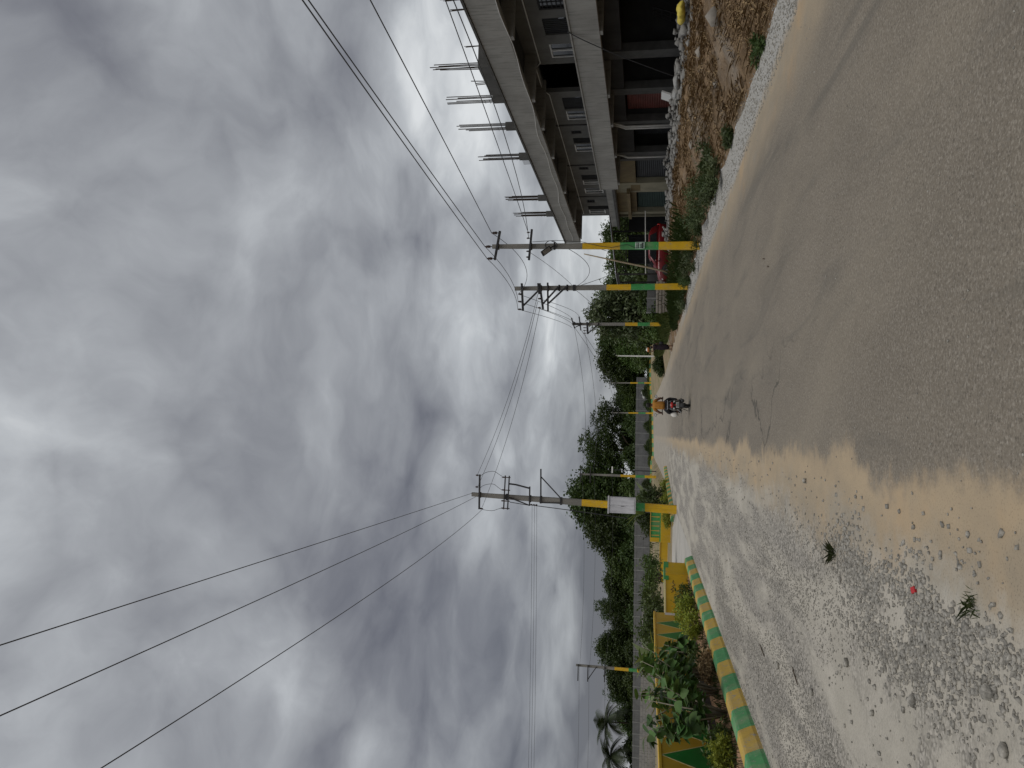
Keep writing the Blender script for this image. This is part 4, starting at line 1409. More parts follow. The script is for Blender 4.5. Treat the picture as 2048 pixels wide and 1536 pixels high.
RT = 'power wire from the nearest right pole top towards the viewer, '
wire(RT + 'left of three', (5.87, 25.6, 7.15), ext((5.87, 25.6, 7.15), (5.88, 10, 6.34), -9), -0.12, 0.012)
wire(RT + 'middle of three', (6.31, 25.7, 7.26), ext((6.31, 25.7, 7.26), (6.3, 10.4, 6.6), -9), -0.1, 0.012)
wire(RT + 'right of three', (6.76, 25.6, 7.02), ext((6.76, 25.6, 7.02), (7.0, 11.6, 6.28), -9), 0.05, 0.012)
wire('service wire from the right pole lower arm passing above the building fascia', (6.75, 25.56, 5.74), ext((6.75, 25.56, 5.74), (6.9, 11.7, 5.05), -9), 0.1, 0.010)
wire('service wire from the right pole lower arm crossing the building fascia', (6.55, 25.56, 5.72), (6.4, -6, 5.4), 0.95, 0.010)
for i_, (xa, za, xb, zb, nm) in enumerate(((5.87, 7.15, 5.28, 7.28, 'left'), (6.31, 7.26, 5.62, 7.28, 'middle'), (6.76, 7.02, 5.95, 7.28, 'right'))):
    wire('power wire between the first and second right poles, %s of three' % nm, (xa, 25.6, za), (xb, 32.86, zb), 0.25 if i_ < 2 else 0.75, 0.010)
for i_, (xa, xb, nm) in enumerate(((5.28, 7.5, 'left'), (5.62, 7.75, 'middle'), (5.95, 8.1, 'right'))):
    wire('power wire between the second and third right poles, %s of three' % nm, (xa, 32.86, 7.28), (xb, 54.86, 7.1 - 0.04 * i_), 0.35, 0.011)
for i_, (xa, za, xb, zb) in enumerate(((5.35, 6.4, 7.35, 6.5), (5.75, 6.4, 8.2, 6.65))):
    wire('lower service wire between the second and third right poles, %s' % ('left one' if i_ == 0 else 'right one'), (xa, 32.86, za), (xb, 54.86, zb), 0.55, 0.010)
wire('drooping service cable looping down between first and second right poles', (6.45, 25.56, 4.95), (6.3, 32.9, 4.75), 0.9, 0.010)
wire('thin service cable between first and second right poles, above the drooping one', (6.1, 25.56, 5.72), (6.3, 32.9, 4.9), 0.1, 0.008)
wire('service cable from the second right pole down to the shed roof', (6.3, 33.0, 4.75), (11.1, 53.1, 4.05), 0.1, 0.012)
wire('service cable from the second right pole to the leafy tree pole', (6.2, 33.0, 4.85), (7.78, 54.9, 5.0), 0.35, 0.010)
wire('service cable from the roof fascia down to the tin shed', (13.0, 52.4, 6.4), (12.4, 53.2, 3.9), 0.1, 0.018)
for i_, (xa, za, xb, zb, nm) in enumerate(((-2.55, 10.9, 5.95, 6.42, 'upper'), (-3.2, 10.85, 5.6, 6.42, 'middle'), (-4.3, 10.55, 5.4, 6.3, 'lower'))):
    wire('wire slanting over the road from left pole to second right pole, %s one' % nm, (xa, 42.15, za), (xb, 32.86, zb), 0.25, 0.010)
LWs = 'power wire rising from the tall left pole over the viewer, '
wire(LWs + 'rightmost', (-3.5, 42.15, 11.0), ext((-3.5, 42.15, 11.0), (-3.3, 9.9, 10.8), -12), 0.12, 0.0105)
wire(LWs + 'middle one', (-3.75, 42.15, 10.95), ext((-3.75, 42.15, 10.95), (-4.0, 9.7, 10.55), -12), 0.55, 0.0105)
wire(LWs + 'leftmost', (-4.38, 42.15, 10.5), ext((-4.38, 42.15, 10.5), (-5.0, 9.9, 10.3), -12), 1.15, 0.0105)
for i_ in range(3):
    wire('wire running level to the left from the tall left pole, %s of three' % ('top', 'middle', 'bottom')[i_], (-4.05, 42.15, 7.5 + 0.13 * i_), (-48, 47, 8.2 + 0.2 * i_), 0.3, 0.008)
for i_ in range(3):
    z = 8.35 - 1.05 * i_ if i_ < 2 else 5.6
    wire('far wire from the left edge pole towards the shaded pole, %s of three' % ('top', 'middle', 'bottom')[i_], (-25.9, 84.8, z), (-4.55, 84.8, z + 0.2 - 0.25 * i_), 0.35, 0.012)
    wire('far wire leaving the left edge pole to the left, %s of three' % ('top', 'middle', 'bottom')[i_], (-25.9, 84.8, z), (-62, 80, z + 0.7), 0.5, 0.012)
for i_ in range(2):
    wire('far wire between the shaded pole and the third right pole, %s one' % ('upper', 'lower')[i_], (-4.5, 84.8, 8.6 - 1.2 * i_), (7.6 - 0.3 * i_, 54.9, 6.95 - 0.75 * i_), 0.6, 0.012)
    wire('far wire from the third right pole towards the far pole, %s one' % ('upper', 'lower')[i_], (7.5 - 0.2 * i_, 55, 6.9 - 0.5 * i_), (3.9 + 0.4 * i_, 146, 8.1 - 0.2 * i_), 1.1, 0.014)
# jumpers on the left pole
for i_, (xa, xb) in enumerate(((-2.6, -2.55), (-3.25, -3.3), (-4.35, -4.3))):
    pts = []
    for k in range(13):
        t = k / 12
        pts.append((xa + (xb - xa) * t + 0.28 * math.sin(math.pi * t) * (1 if i_ != 2 else -0.5), 42.1, 10.7 - 1.25 * t + 0.05 * math.sin(9 * t)))
    MB().tube(pts, 0.012, 4).build('jumper_wire', 'wire', pL)
# cable hanging from the balcony to the shop floor
pts = []
for k in range(21):
    t = k / 20
    pts.append((13.05 - 0.05 * math.sin(t * 3), 24.3 + 3.6 * t, 4.42 - 3.6 * t ** 1.15 - 0.1 * math.sin(math.pi * t)))
o = MB().tube(pts, 0.018, 5).build('hanging_cable', 'wire', smooth=True)
tag(o, 'pale cable hanging from the balcony across the open shop to the rubble', 'cable')
print('poles done')


# ------------------------------------------------------------------ vegetation
def leaf_quads(C, L, W, r_, up=0.5, droop=0.2):
    n = len(C)
    d = r_.normal(0, 1, (n, 3))
    d[:, 2] = d[:, 2] * 0.6 - droop
    d /= np.linalg.norm(d, axis=1)[:, None]
    nn = r_.normal(0, 1, (n, 3))
    nn[:, 2] += up * 2
    s_ = np.cross(d, nn)
    s_ /= np.maximum(np.linalg.norm(s_, axis=1)[:, None], 1e-5)
    nn = np.cross(s_, d)
    L, W = np.asarray(L)[:, None], np.asarray(W)[:, None]
    a = C
    b_ = C + d * L * 0.45 + s_ * W * 0.5 + nn * L * 0.06
    c = C + d * L - nn * L * 0.08
    e = C + d * L * 0.45 - s_ * W * 0.5 + nn * L * 0.06
    V = np.stack([a, b_, c, e], 1).reshape(-1, 3)
    Fq = (np.arange(n) * 4)[:, None] + np.array([0, 1, 2, 3])[None]
    return V, Fq


def crown_points(blobs, n_clump, per, sigma, r_, shell=0.55):
    blobs = np.array(blobs, float)
    vol = np.prod(blobs[:, 3:6], axis=1)
    pick = r_.choice(len(blobs), n_clump, p=vol / vol.sum())
    d = r_.normal(0, 1, (n_clump, 3))
    d /= np.linalg.norm(d, axis=1)[:, None]
    rad = (shell + (1 - shell) * r_.random(n_clump)) ** 0.8
    rad *= 0.9 + 0.2 * r_.random(n_clump)
    cc = blobs[pick, :3] + d * blobs[pick, 3:6] * rad[:, None]
    k = r_.poisson(per, n_clump) + 2
    C = np.repeat(cc, k, axis=0)
    sg = sigma * r_.uniform(0.6, 1.4, n_clump)
    C = C + r_.normal(0, 1, C.shape) * np.repeat(sg, k)[:, None] * np.array([1, 1, 0.75])
    return C, cc


def make_trunk(name, h, r0, limbs, mat, parent, r_, lean=(0, 0)):
    mb = MB()
    pts = [(lean[0] * t ** 2 + 0.04 * h * nz3(t * 3, 1.7, r0 * 9) * t, lean[1] * t ** 2 + 0.04 * h * nz3(4.1, t * 3, r0 * 5) * t, h * t - 0.15 * (t == 0)) for t in np.linspace(0, 1, 7)]
    mb.tube(pts, [r0 * (1.25 if i_ == 0 else 1 - 0.11 * i_) for i_ in range(7)], 8)
    for k in range(limbs):
        i_ = r_.integers(2, 6)
        st = Vector(pts[i_])
        a = r_.uniform(0, 2 * math.pi)
        l = h * r_.uniform(0.35, 0.6)
        e = st + Vector((math.cos(a) * l * 0.8, math.sin(a) * l * 0.8, l * 0.75))
        md = st.lerp(e, 0.5) + Vector((0, 0, l * 0.12))
        rr_ = r0 * (1 - 0.11 * i_) * 0.55
        mb.tube([st, md, e], [rr_, rr_ * 0.7, rr_ * 0.3], 6)
    return mb.build(name, mat, parent, org=(0, 0, 0), smooth=True)


def tree_proto(key, blobs, n_clump, per, sigma, ll, lw, leafmat, trunk_h, trunk_r, limbs, seed, up=0.5, droop=0.2, shell=0.5):
    r_ = np.random.default_rng(seed)
    C, cc = crown_points(blobs, n_clump, per, sigma, r_, shell)
    n = len(C)
    V, Fq = leaf_quads(C, r_.uniform(0.7, 1.3, n) * ll, r_.uniform(0.7, 1.3, n) * lw, r_, up, droop)
    return (np_mesh(key + '_crown', V, Fq, leafmat), key, trunk_h, trunk_r, limbs, seed)


TR = {}
# units: built about 1 tall x 1 wide, scaled on placing; the leaf size is set for that scale
TR['round'] = tree_proto('round', [(0, 0, 5.6, 3.2, 3.2, 2.4), (-1.9, 0.3, 4.3, 2.2, 2.2, 1.8), (2.0, -0.4, 4.5, 2.2, 2.3, 1.9), (0.3, 1.8, 4.2, 2.2, 2, 1.8), (0.2, -1.9, 4.0, 2.2, 2, 1.9), (0.6, 0, 7.2, 1.8, 1.8, 1.3), (-1.4, -0.5, 6.8, 1.5, 1.5, 1.2)],
                         900, 15, 0.34, 0.36, 0.2, 'leaf_dark', 4.2, 0.28, 6, 1)
TR['airy'] = tree_proto('airy', [(0, 0, 6.0, 2.6, 2.6, 1.7), (-1.6, 0.5, 7.2, 1.5, 1.5, 1.1), (1.5, 0.2, 7.4, 1.4, 1.4, 1.2), (0.2, -0.8, 8.3, 1.3, 1.3, 0.9), (2.4, 0, 5.4, 1.3, 1.3, 0.9), (-2.5, 0, 5.2, 1.2, 1.2, 0.9), (0, 0.6, 4.2, 1.9, 1.9, 1.2)],
                        330, 16, 0.27, 0.30, 0.16, 'leaf_dark', 6.0, 0.22, 9, 2, shell=0.35)
TR['column'] = tree_proto('column', [(0, 0, 2.0, 1.5, 1.5, 1.8), (0, 0, 4.0, 1.25, 1.25, 1.9), (0.1, 0, 5.8, 0.9, 0.9, 1.6), (0, 0.1, 7.3, 0.45, 0.45, 1.1)],
                          420, 16, 0.24, 0.42, 0.09, 'leaf_dark', 5.5, 0.16, 3, 3, up=0.0, droop=-0.5)
TR['leafy'] = tree_proto('leafy', [(0, 0, 4.2, 1.9, 1.7, 1.5), (-1.2, 0.3, 3.0, 1.3, 1.3, 1.2), (1.3, -0.4, 3.1, 1.4, 1.3, 1.3), (0, -0.8, 2.4, 1.7, 1.2, 1.2), (0.6, 0.2, 5.4, 1.0, 1.0, 0.8), (-0.9, -0.2, 4.9, 0.8, 0.8, 0.8)],
                         420, 11, 0.24, 0.36, 0.17, 'leaf_pale', 3.2, 0.13, 7, 4, up=0.8, droop=0.35)
TR['leafy_mid'] = tree_proto('leafy_mid', [(0, 0, 4.0, 2.0, 1.9, 1.6), (-1.5, 0.3, 2.7, 1.5, 1.5, 1.3), (1.6, -0.4, 2.9, 1.5, 1.5, 1.3), (0, -1.0, 2.2, 1.9, 1.4, 1.3), (0.5, 0.2, 5.4, 1.1, 1.1, 0.8)],
                             620, 13, 0.27, 0.30, 0.16, 'leaf_mid', 3.0, 0.15, 7, 14, up=0.7, droop=0.25)
TR['bush'] = tree_proto('bush', [(0, 0, 0.8, 1.5, 1.3, 0.9), (1.1, 0.2, 0.6, 1.0, 1.0, 0.7), (-1.2, -0.1, 0.6, 1.1, 1.0, 0.7), (0.2, 0, 1.5, 0.8, 0.8, 0.5)],
                        300, 14, 0.2, 0.26, 0.12, 'leaf_mid', 0.8, 0.06, 5, 5, up=0.6)
TR['bush_dark'] = tree_proto('bush_dark', [(0, 0, 0.8, 1.5, 1.3, 0.9), (1.1, 0.2, 0.7, 1.0, 1.0, 0.7), (-1.2, -0.1, 0.6, 1.1, 1.0, 0.7), (-0.3, 0, 1.4, 0.8, 0.8, 0.6)],
                             320, 14, 0.2, 0.28, 0.13, 'leaf_dark', 0.8, 0.06, 5, 6, up=0.6)
TRUNK = {}
FAR_GROUPS = ('trees beyond the compound wall', 'row of dark columnar trees', 'bushes behind the compound wall')


def tree(kind, label, x, y, s, sz=None, rz=0.0, cat='tree', group=None, z=None, name=None):
    me, key, th, tr_, limbs, seed = TR[kind]
    nm = name or ('bush' if 'bush' in kind else 'tree')
    if group in FAR_GROUPS:
        x, y, s, sz = x * 1.62, max(y, 108.0 if 'bush' not in kind else 101.5) * 1.62, s * 1.62, (sz or s) * 1.56
    t = thing(nm, label, cat, (x, y, (gz(x, y) if z is None else z) - 0.05), group)
    t.rotation_euler = (0, 0, rz)
    t.scale = (s, s, sz or s)
    c = link_mesh('crown' if nm == 'tree' else 'foliage', me, t)
    if key not in TRUNK:
        k = make_trunk('trunk' if nm == 'tree' else 'stems', th, tr_, limbs, 'bark', t, np.random.default_rng(seed + 50))
        TRUNK[key] = k.data
    else:
        link_mesh('trunk' if nm == 'tree' else 'stems', TRUNK[key], t)
    return t


G1 = 'trees beyond the compound wall'
tree('round', 'tallest dark spreading tree above the box pole, behind the compound wall', -9.4, 112, 1.5, 1.43, 0.3, group=G1)
tree('round', 'dark tree leaning out on the left shoulder of the tallest tree', -13.2, 109, 1.12, 1.1, 1.9, group=G1)
tree('airy', 'airy dark tree with sky gaps right of the tallest tree', -2.4, 113, 1.3, 1.22, 1.2, group=G1)
tree('round', 'low dark tree filling the space under the airy dark tree', -0.6, 118, 0.8, 0.62, 0.9, group=G1)
tree('round', 'low dark tree under the smaller loose tree', 1.6, 121, 0.75, 0.55, 2.9, group=G1)
tree('airy', 'smaller loose tree right of the airy dark tree', 2.3, 114, 0.95, 1.02, 2.9, group=G1)
tree('round', 'low round tree behind the scooter, left of the slim far pole', 2.6, 118, 0.8, 0.6, 0.7, group=G1)
tree('round', 'round dark tree just right of the slim far pole behind the scooter', 5.6, 120, 0.8, 0.66, 2.2, group=G1)
tree('leafy_mid', 'bushy tree rising over the pale mark on the compound wall', 4.0, 112, 0.95, 0.7, 0.2, group=G1)
tree('leafy_mid', 'bushy green tree left of the second slim far pole', 7.3, 112, 1.0, 0.82, 1.2, group=G1)
tree('round', 'large dark tree behind the pale post, left half of the pair', 10.2, 112, 1.0, 0.94, 1.1, group=G1)
tree('round', 'large dark tree behind the walking person, right half of the pair', 13.4, 112, 1.0, 0.94, 2.6, group=G1)
tree('leafy_mid', 'rounded mid green tree below the large dark pair', 11.4, 103, 0.9, 0.8, 0.4, group=G1)
tree('leafy_mid', 'rounded mid green tree beside the leafy pale tree', 13.6, 98, 0.85, 0.8, 2.4, group=G1)
tree('leafy', 'pale large-leaved tree behind the third right pole', 10.3, 67, 1.02, 1.12, 0.5)
tree('leafy', 'pale large-leaved tree right of the third pole, joined to the first', 12.2, 69, 1.0, 1.02, 2.5)
tree('leafy_mid', 'dense green tree filling the gap behind the second right pole', 13.0, 73, 1.1, 0.92, 1.0)
tree('leafy_mid', 'green tree rising behind the tin shed roof', 16.5, 74, 1.0, 0.92, 2.0)
tree('column', 'small pointed tree tip above the shed eave', 15.9, 95, 0.6, 0.9, 0.0)
tree('round', 'dark tree showing under the roof overhang past the building end', 21.5, 84, 0.8, 0.78, 0.3)
tree('leafy_mid', 'wide mid green tree sloping down to the left of the tallest tree', -17.6, 105, 1.25, 1.02, 0.5, group=G1)
tree('leafy_mid', 'mid green tree above the planter wall with trapezoids', -13.8, 103, 1.05, 0.9, 2.1, group=G1)
tree('round', 'dark round tree left of the wide mid green tree', -21.0, 110, 0.9, 0.76, 0.9, group=G1)
for i_, (x, s, sz, lab) in enumerate(((-24.0, 0.85, 0.86, 'rightmost dark columnar tree in the row above the yellow wall'), (-25.8, 0.9, 0.72, 'second dark columnar tree from the right in the row'),
                                     (-27.6, 0.9, 0.70, 'third dark columnar tree from the right in the row'), (-35.5, 0.95, 0.72, 'dark columnar tree just right of the palms'))):
    tree('column', lab, x, 106, s, sz, i_ * 1.3, group='row of dark columnar trees')
tree('airy', 'small dark tree with a ball-like top on a thin stem above the row', -24.9, 112, 0.6, 0.86, 0.5, group=G1)
tree('round', 'dark round-topped tree right of the left edge pole', -29.4, 106, 0.8, 0.86, 1.7, group=G1)
tree('round', 'low dark tree left of the left edge pole', -33.0, 106, 0.8, 0.68, 0.2, group=G1)
tree('leafy_mid', 'low rounded tree under the left palms', -38.5, 100, 0.9, 0.7, 0.2, group=G1)
tree('leafy_mid', 'low rounded tree between palms and left edge pole', -31.0, 98, 0.9, 0.62, 1.2, group=G1)
bl = ['hedge-like bush showing over the compound wall top, %s' % q for q in
      ('leftmost of the row', 'second from the left', 'third from the left', 'fourth from the left', 'fifth from the left', 'middle of the row', 'seventh from the left', 'eighth from the left', 'ninth from the left', 'tenth from the left', 'eleventh from the left', 'rightmost of the row')]
for i_, lab in enumerate(bl):
    x = -44 + i_ * 4.1
    tree('bush_dark' if i_ % 3 else 'bush', lab, x, 101.5, 1.35, 1.5 + 0.5 * (i_ > 6), i_ * 2.1, 'bush', 'bushes behind the compound wall')
for i_, (x, y, s, sz, lab) in enumerate(((9.2, 60.5, 0.8, 0.9, 'leafy green bush at the foot of the third right pole'), (10.8, 63, 1.1, 1.2, 'green bush right of the third pole foot'),
                                         (11.4, 78, 1.0, 1.0, 'green bush beyond the third pole beside the lane'), (13.6, 86, 1.4, 1.4, 'broad bush under the dark far trees'),
                                         (12.9, 64.5, 1.0, 1.25, 'bush behind the short grey panel wall'), (15.0, 64, 1.1, 1.5, 'bush beside the shed posts'), (15.2, 106, 1.6, 1.9, 'broad dark bush behind the walking person'),
                                         (18.5, 124, 2.2, 2.4, 'broad bush at the foot of the large dark pair'), (16.0, 152, 2.4, 2.0, 'low bush right of the second slim far pole'))):
    tree('bush' if i_ % 2 == 0 else 'bush_dark', lab, x, y, s, sz, i_ * 1.7, 'bush', 'bushes along the right field')
for i_, (x, lab) in enumerate(((5.2, 'small dark shrub against the compound wall, right of the scooter'), (3.6, 'small dark shrub against the compound wall behind the rider'), (1.0, 'small dark shrub against the compound wall left of the rider'),
                               (-1.4, 'small sprawling shrub against the compound wall near the airy tree'), (-5.9, 'small shrub against the compound wall near the box pole'))):
    tree('bush_dark', lab, x * 1.63, 153.2, 0.72, 0.95, i_ * 1.9, 'bush', 'shrubs at the compound wall foot')
tree('bush_dark', 'small bushy heap of greenery beside the walking person', 7.0, 78, 0.55, 0.6, 0.3, 'bush')


# palms
def palm(label, x, y, h, s, seed):
    r_ = np.random.default_rng(seed)
    t = thing('palm_tree', label, 'palm', (x, y, gz(x, y) - 0.1), 'palms on the left edge')
    pts = [(0.25 * math.sin(k * 0.4), 0.1 * math.sin(k * 0.7), h * k / 6) for k in range(7)]
    MB().tube(pts, [0.2, 0.16, 0.15, 0.14, 0.13, 0.12, 0.13], 8).build('trunk', 'bark', t, org=(0, 0, 0), smooth=True)
    tx, ty, tz = pts[-1]
    for k in range(22):
        a = 2 * math.pi * k / 22 + r_.uniform(-0.15, 0.15)
        el = r_.uniform(-0.35, 1.15)
        L = s * r_.uniform(0.85, 1.15)
        V, Fq, mid = [], [], []
        q = Vector((tx, ty, tz))
        dirv = Vector((math.cos(a) * math.cos(el), math.sin(a) * math.cos(el), math.sin(el)))
        side = Vector((-math.sin(a), math.cos(a), 0))
        n_ = 16
        for j in range(n_):
            u = j / (n_ - 1)
            dirv = (dirv + Vector((0, 0, -0.085))).normalized()
            q2 = q + dirv * (L / n_)
            wl = 0.32 * s * math.sin(math.pi * min(0.97, 0.12 + 0.86 * u)) ** 0.7
            for sg in (-1, 1):
                tip = q + side * sg * wl + dirv * 0.16 * s + Vector((0, 0, -0.42 * wl))
                b0 = len(V)
                V += [q, q + dirv * 0.06 * s, tip, tip - dirv * 0.02]
                Fq.append((b0, b0 + 1, b0 + 2, b0 + 3))
            q = q2
        me = np_mesh('frond', np.array([v[:] for v in V]), np.array(Fq), 'leaf_palm')
        link_mesh('frond', me, t)
    return t


palm('palm nearest the left picture edge, over the compound wall', -66.0, 163, 7.2, 4.7, 1)
palm('palm second from the left picture edge, over the compound wall', -59.2, 163, 7.9, 4.8, 2)


# broad single leaves as objects of their own
def leaf_shape(name, L, W, mat, fold=0.12, tipdrop=0.25, n=6, round_=0.75):
    V, Fq = [], []
    for i_ in range(n + 1):
        u = i_ / n
        w = W * 0.5 * (math.sin(math.pi * u ** round_)) ** 0.8 if 0 < u < 1 else 0.002
        z = -tipdrop * L * u * u
        V += [(-w, L * u, z + fold * w), (0, L * u, z), (w, L * u, z + fold * w)]
    for i_ in range(n):
        a = i_ * 3
        Fq += [(a, a + 1, a + 4, a + 3), (a + 1, a + 2, a + 5, a + 4)]
    return np_mesh(name, np.array(V), np.array(Fq), mat, True)


BIGL = [leaf_shape('broad_leaf', 0.21, 0.17, 'leaf_big'), leaf_shape('broad_leaf', 0.16, 0.135, 'leaf_big', 0.2, 0.4), leaf_shape('broad_leaf', 0.25, 0.19, 'leaf_big', 0.05, 0.15)]


def big_shrub(label, x, y, h, spread, n_branch, per, seed, gname):
    r_ = random.Random(seed)
    z0 = gz(x, y)
    t = thing('broad_leaf_shrub', label, 'shrub', (x, y, z0), gname)
    tips = []
    mbs = MB()
    for k in range(n_branch):
        a = 2 * math.pi * k / n_branch + r_.uniform(-0.4, 0.4)
        sp_ = spread * r_.uniform(0.25, 1.0)
        e = Vector((math.cos(a) * sp_ * 0.75, math.sin(a) * sp_ * 1.15, h * r_.uniform(0.6, 1.0)))
        md = Vector((e.x * 0.35, e.y * 0.35, e.z * 0.5))
        mbs.tube([(0.02 * math.cos(a), 0.02 * math.sin(a), -0.05), md, e], [0.022, 0.015, 0.006], 6)
        for j in range(per):
            u = r_.uniform(0.38, 1.0)
            q = (md.lerp(e, (u - 0.5) * 2) if u > 0.5 else Vector((0, 0, 0)).lerp(md, u * 2))
            tips.append((q, a + r_.uniform(-1.6, 1.6), r_.uniform(-0.6, 0.5)))
    mbs.build('stems', 'stem', t, org=(0, 0, 0), smooth=True)
    for q, a, pit in tips:
        o = link_mesh('leaf', r_.choice(BIGL), t)
        o.location = q
        o.rotation_euler = (pit, r_.uniform(-0.5, 0.5), a - math.pi / 2)
        s_ = r_.uniform(0.8, 1.3)
        o.scale = (s_, s_, s_)
    return t


GS = 'broad-leaved shrubs in the planting bed'
big_shrub('big broad-leaved shrub in the planting bed, nearest the left edge', -4.75, 14.0, 1.45, 0.85, 12, 18, 3, GS)
big_shrub('big broad-leaved shrub in the planting bed, the second along the kerb', -4.85, 15.5, 1.6, 0.9, 12, 18, 4, GS)
big_shrub('broad-leaved shrub in the planting bed, third along the kerb', -4.95, 16.8, 1.45, 0.75, 12, 15, 7, GS)
big_shrub('broad-leaved shrub in the planting bed, the farthest one along the kerb', -5.0, 18.6, 1.05, 0.6, 9, 12, 9, GS)


def small_shrub(label, x, y, rx, rz_, n, mat, seed, ll=0.07, group='low shrubs in the planting bed', cat='shrub', name='low_shrub', z=None, lw=0.45, ragged=False):
    r_ = np.random.default_rng(seed)
    t = thing(name, label, cat, (x, y, (gz(x, y) if z is None else z) - 0.02), group)
    blobs = [(0, 0, rz_ * 0.55, rx, rx, rz_ * 0.5), (rx * 0.5, rx * 0.3, rz_ * 0.4, rx * 0.6, rx * 0.6, rz_ * 0.35), (-rx * 0.5, -rx * 0.2, rz_ * 0.45, rx * 0.6, rx * 0.6, rz_ * 0.4)]
    if ragged:
        blobs = [(r_.normal(0, rx * 0.6), r_.normal(0, rx * 1.0), rz_ * r_.uniform(0.1, 0.45), rx * r_.uniform(0.12, 0.4), rx * r_.uniform(0.15, 0.5), rz_ * r_.uniform(0.15, 0.5)) for _ in range(12)]
    C, cc = crown_points(blobs, n // 9, 8, rx * 0.12, r_, 0.4)
    C[:, 2] = np.maximum(C[:, 2], 0.02)
    V, Fq = leaf_quads(C, r_.uniform(0.7, 1.3, len(C)) * ll, r_.uniform(0.7, 1.3, len(C)) * ll * lw, r_, 0.4, -0.3)
    link_mesh('foliage', np_mesh('foliage', V, Fq, mat), t)
    mb = MB()
    for k in range(7):
        q = cc[k * 3 % len(cc)]
        mb.tube([(0, 0, -0.03), (q[0] * 0.4, q[1] * 0.4, q[2] * 0.55), tuple(q)], [0.012, 0.009, 0.003], 5)
    mb.build('stems', 'stem', t, org=(0, 0, 0))
    return t


small_shrub('rounded lime-green shrub by the kerb, nearest the left edge', -4.85, 12.6, 0.24, 0.42, 1300, 'leaf_lime', 1, 0.06)
small_shrub('lime-green shrub by the kerb between broad-leaved shrubs and yellow wall', -4.7, 19.9, 0.33, 0.5, 1200, 'leaf_lime', 2, 0.07)
small_shrub('lime-green shrub in front of the plain yellow wall', -4.8, 22.0, 0.45, 0.6, 1400, 'leaf_lime', 3, 0.08)
small_shrub('dark green shrub at the foot of the plain yellow wall', -4.75, 23.6, 0.38, 0.55, 1300, 'leaf_mid', 4, 0.07)
small_shrub('dark green shrub at the painted wall foot, beside the farthest broad-leaved shrub', -5.0, 17.7, 0.38, 0.55, 1300, 'leaf_mid', 5, 0.07)
small_shrub('dry brownish shrub under the third broad-leaved shrub', -4.65, 16.4, 0.3, 0.32, 900, 'straw', 6, 0.08)
small_shrub('dark shrub spreading low behind the nearest broad-leaved shrub', -5.0, 13.1, 0.36, 0.42, 1300, 'leaf_mid', 7, 0.08)
small_shrub('small dark shrub behind the painted wall, nearest the left edge', -7.6, 16.5, 0.4, 1.25, 900, 'leaf_mid', 8, 0.1, 'plants behind the painted wall')
small_shrub('dense shrub standing behind the plain yellow wall', -7.4, 28.5, 0.6, 1.1, 1500, 'leaf_mid', 9, 0.1, 'plants behind the painted wall')
small_shrub('dark shrub on the right of the box pole, nearer one', -5.1, 48.3, 1.0, 2.0, 3200, 'leaf_dark', 10, 0.18, 'plants on the island beyond the side road')
small_shrub('dark shrub on the right of the box pole, farther one', -4.7, 53.5, 1.1, 2.1, 3200, 'leaf_dark', 11, 0.18, 'plants on the island beyond the side road')
small_shrub('low lime-green hedge along the island kerb, near part', -4.7, 45.6, 0.55, 0.5, 1500, 'leaf_lime', 12, 0.11, 'plants on the island beyond the side road')
small_shrub('low lime-green hedge along the island kerb, middle part', -4.6, 50.4, 0.8, 0.55, 1600, 'leaf_lime', 13, 0.12, 'plants on the island beyond the side road')
small_shrub('low lime-green hedge along the island kerb, far part', -4.0, 57.0, 0.9, 0.6, 1600, 'leaf_lime', 14, 0.13, 'plants on the island beyond the side road')

# banana-like plants behind the painted wall and on the island
BAN = [leaf_shape('banana_leaf', 1.0, 0.24, 'leaf_banana', 0.25, 0.35, 10, 0.8), leaf_shape('banana_leaf', 0.8, 0.2, 'leaf_banana', 0.1, 0.15, 10, 0.8)]


def banana(label, x, y, stem_h, n, s, seed, group):
    r_ = random.Random(seed)
    t = thing('banana_plant', label, 'plant', (x, y, gz(x, y) - 0.03), group)
    MB().tube([(0, 0, 0), (0.02, 0, stem_h * 0.6), (0, 0.02, stem_h)], [0.07, 0.055, 0.035], 8).build('stem', 'stem', t, org=(0, 0, 0), smooth=True)
    for k in range(n):
        o = link_mesh('leaf', BAN[k % 2], t)
        a = 2 * math.pi * k / n + r_.uniform(-0.4, 0.4)
        o.location = (0, 0, stem_h * r_.uniform(0.75, 1.0))
        o.rotation_euler = (r_.uniform(0.55, 1.25), r_.uniform(-0.3, 0.3), a)
        q = s * r_.uniform(0.75, 1.15)
        o.scale = (q, q, q)
    return t


GB = 'banana-like plants'
banana('tall banana plant behind the painted wall, right of the pair', -6.2, 22.6, 1.2, 8, 0.95, 1, GB)
banana('banana plant behind the painted wall, left of the pair', -6.4, 19.8, 1.1, 6, 0.8, 2, GB)
banana('broad-leaved palm-like plant on the island, next to the box pole', -4.7, 47.6, 1.9, 8, 1.3, 3, GB)
banana('broad-leaved palm-like plant on the island, at the kerb end', -4.2, 56.0, 1.6, 8, 1.4, 4, GB)
banana('broad-leaved palm-like plant on the island, middle one', -5.0, 51.2, 2.1, 8, 1.4, 5, GB)


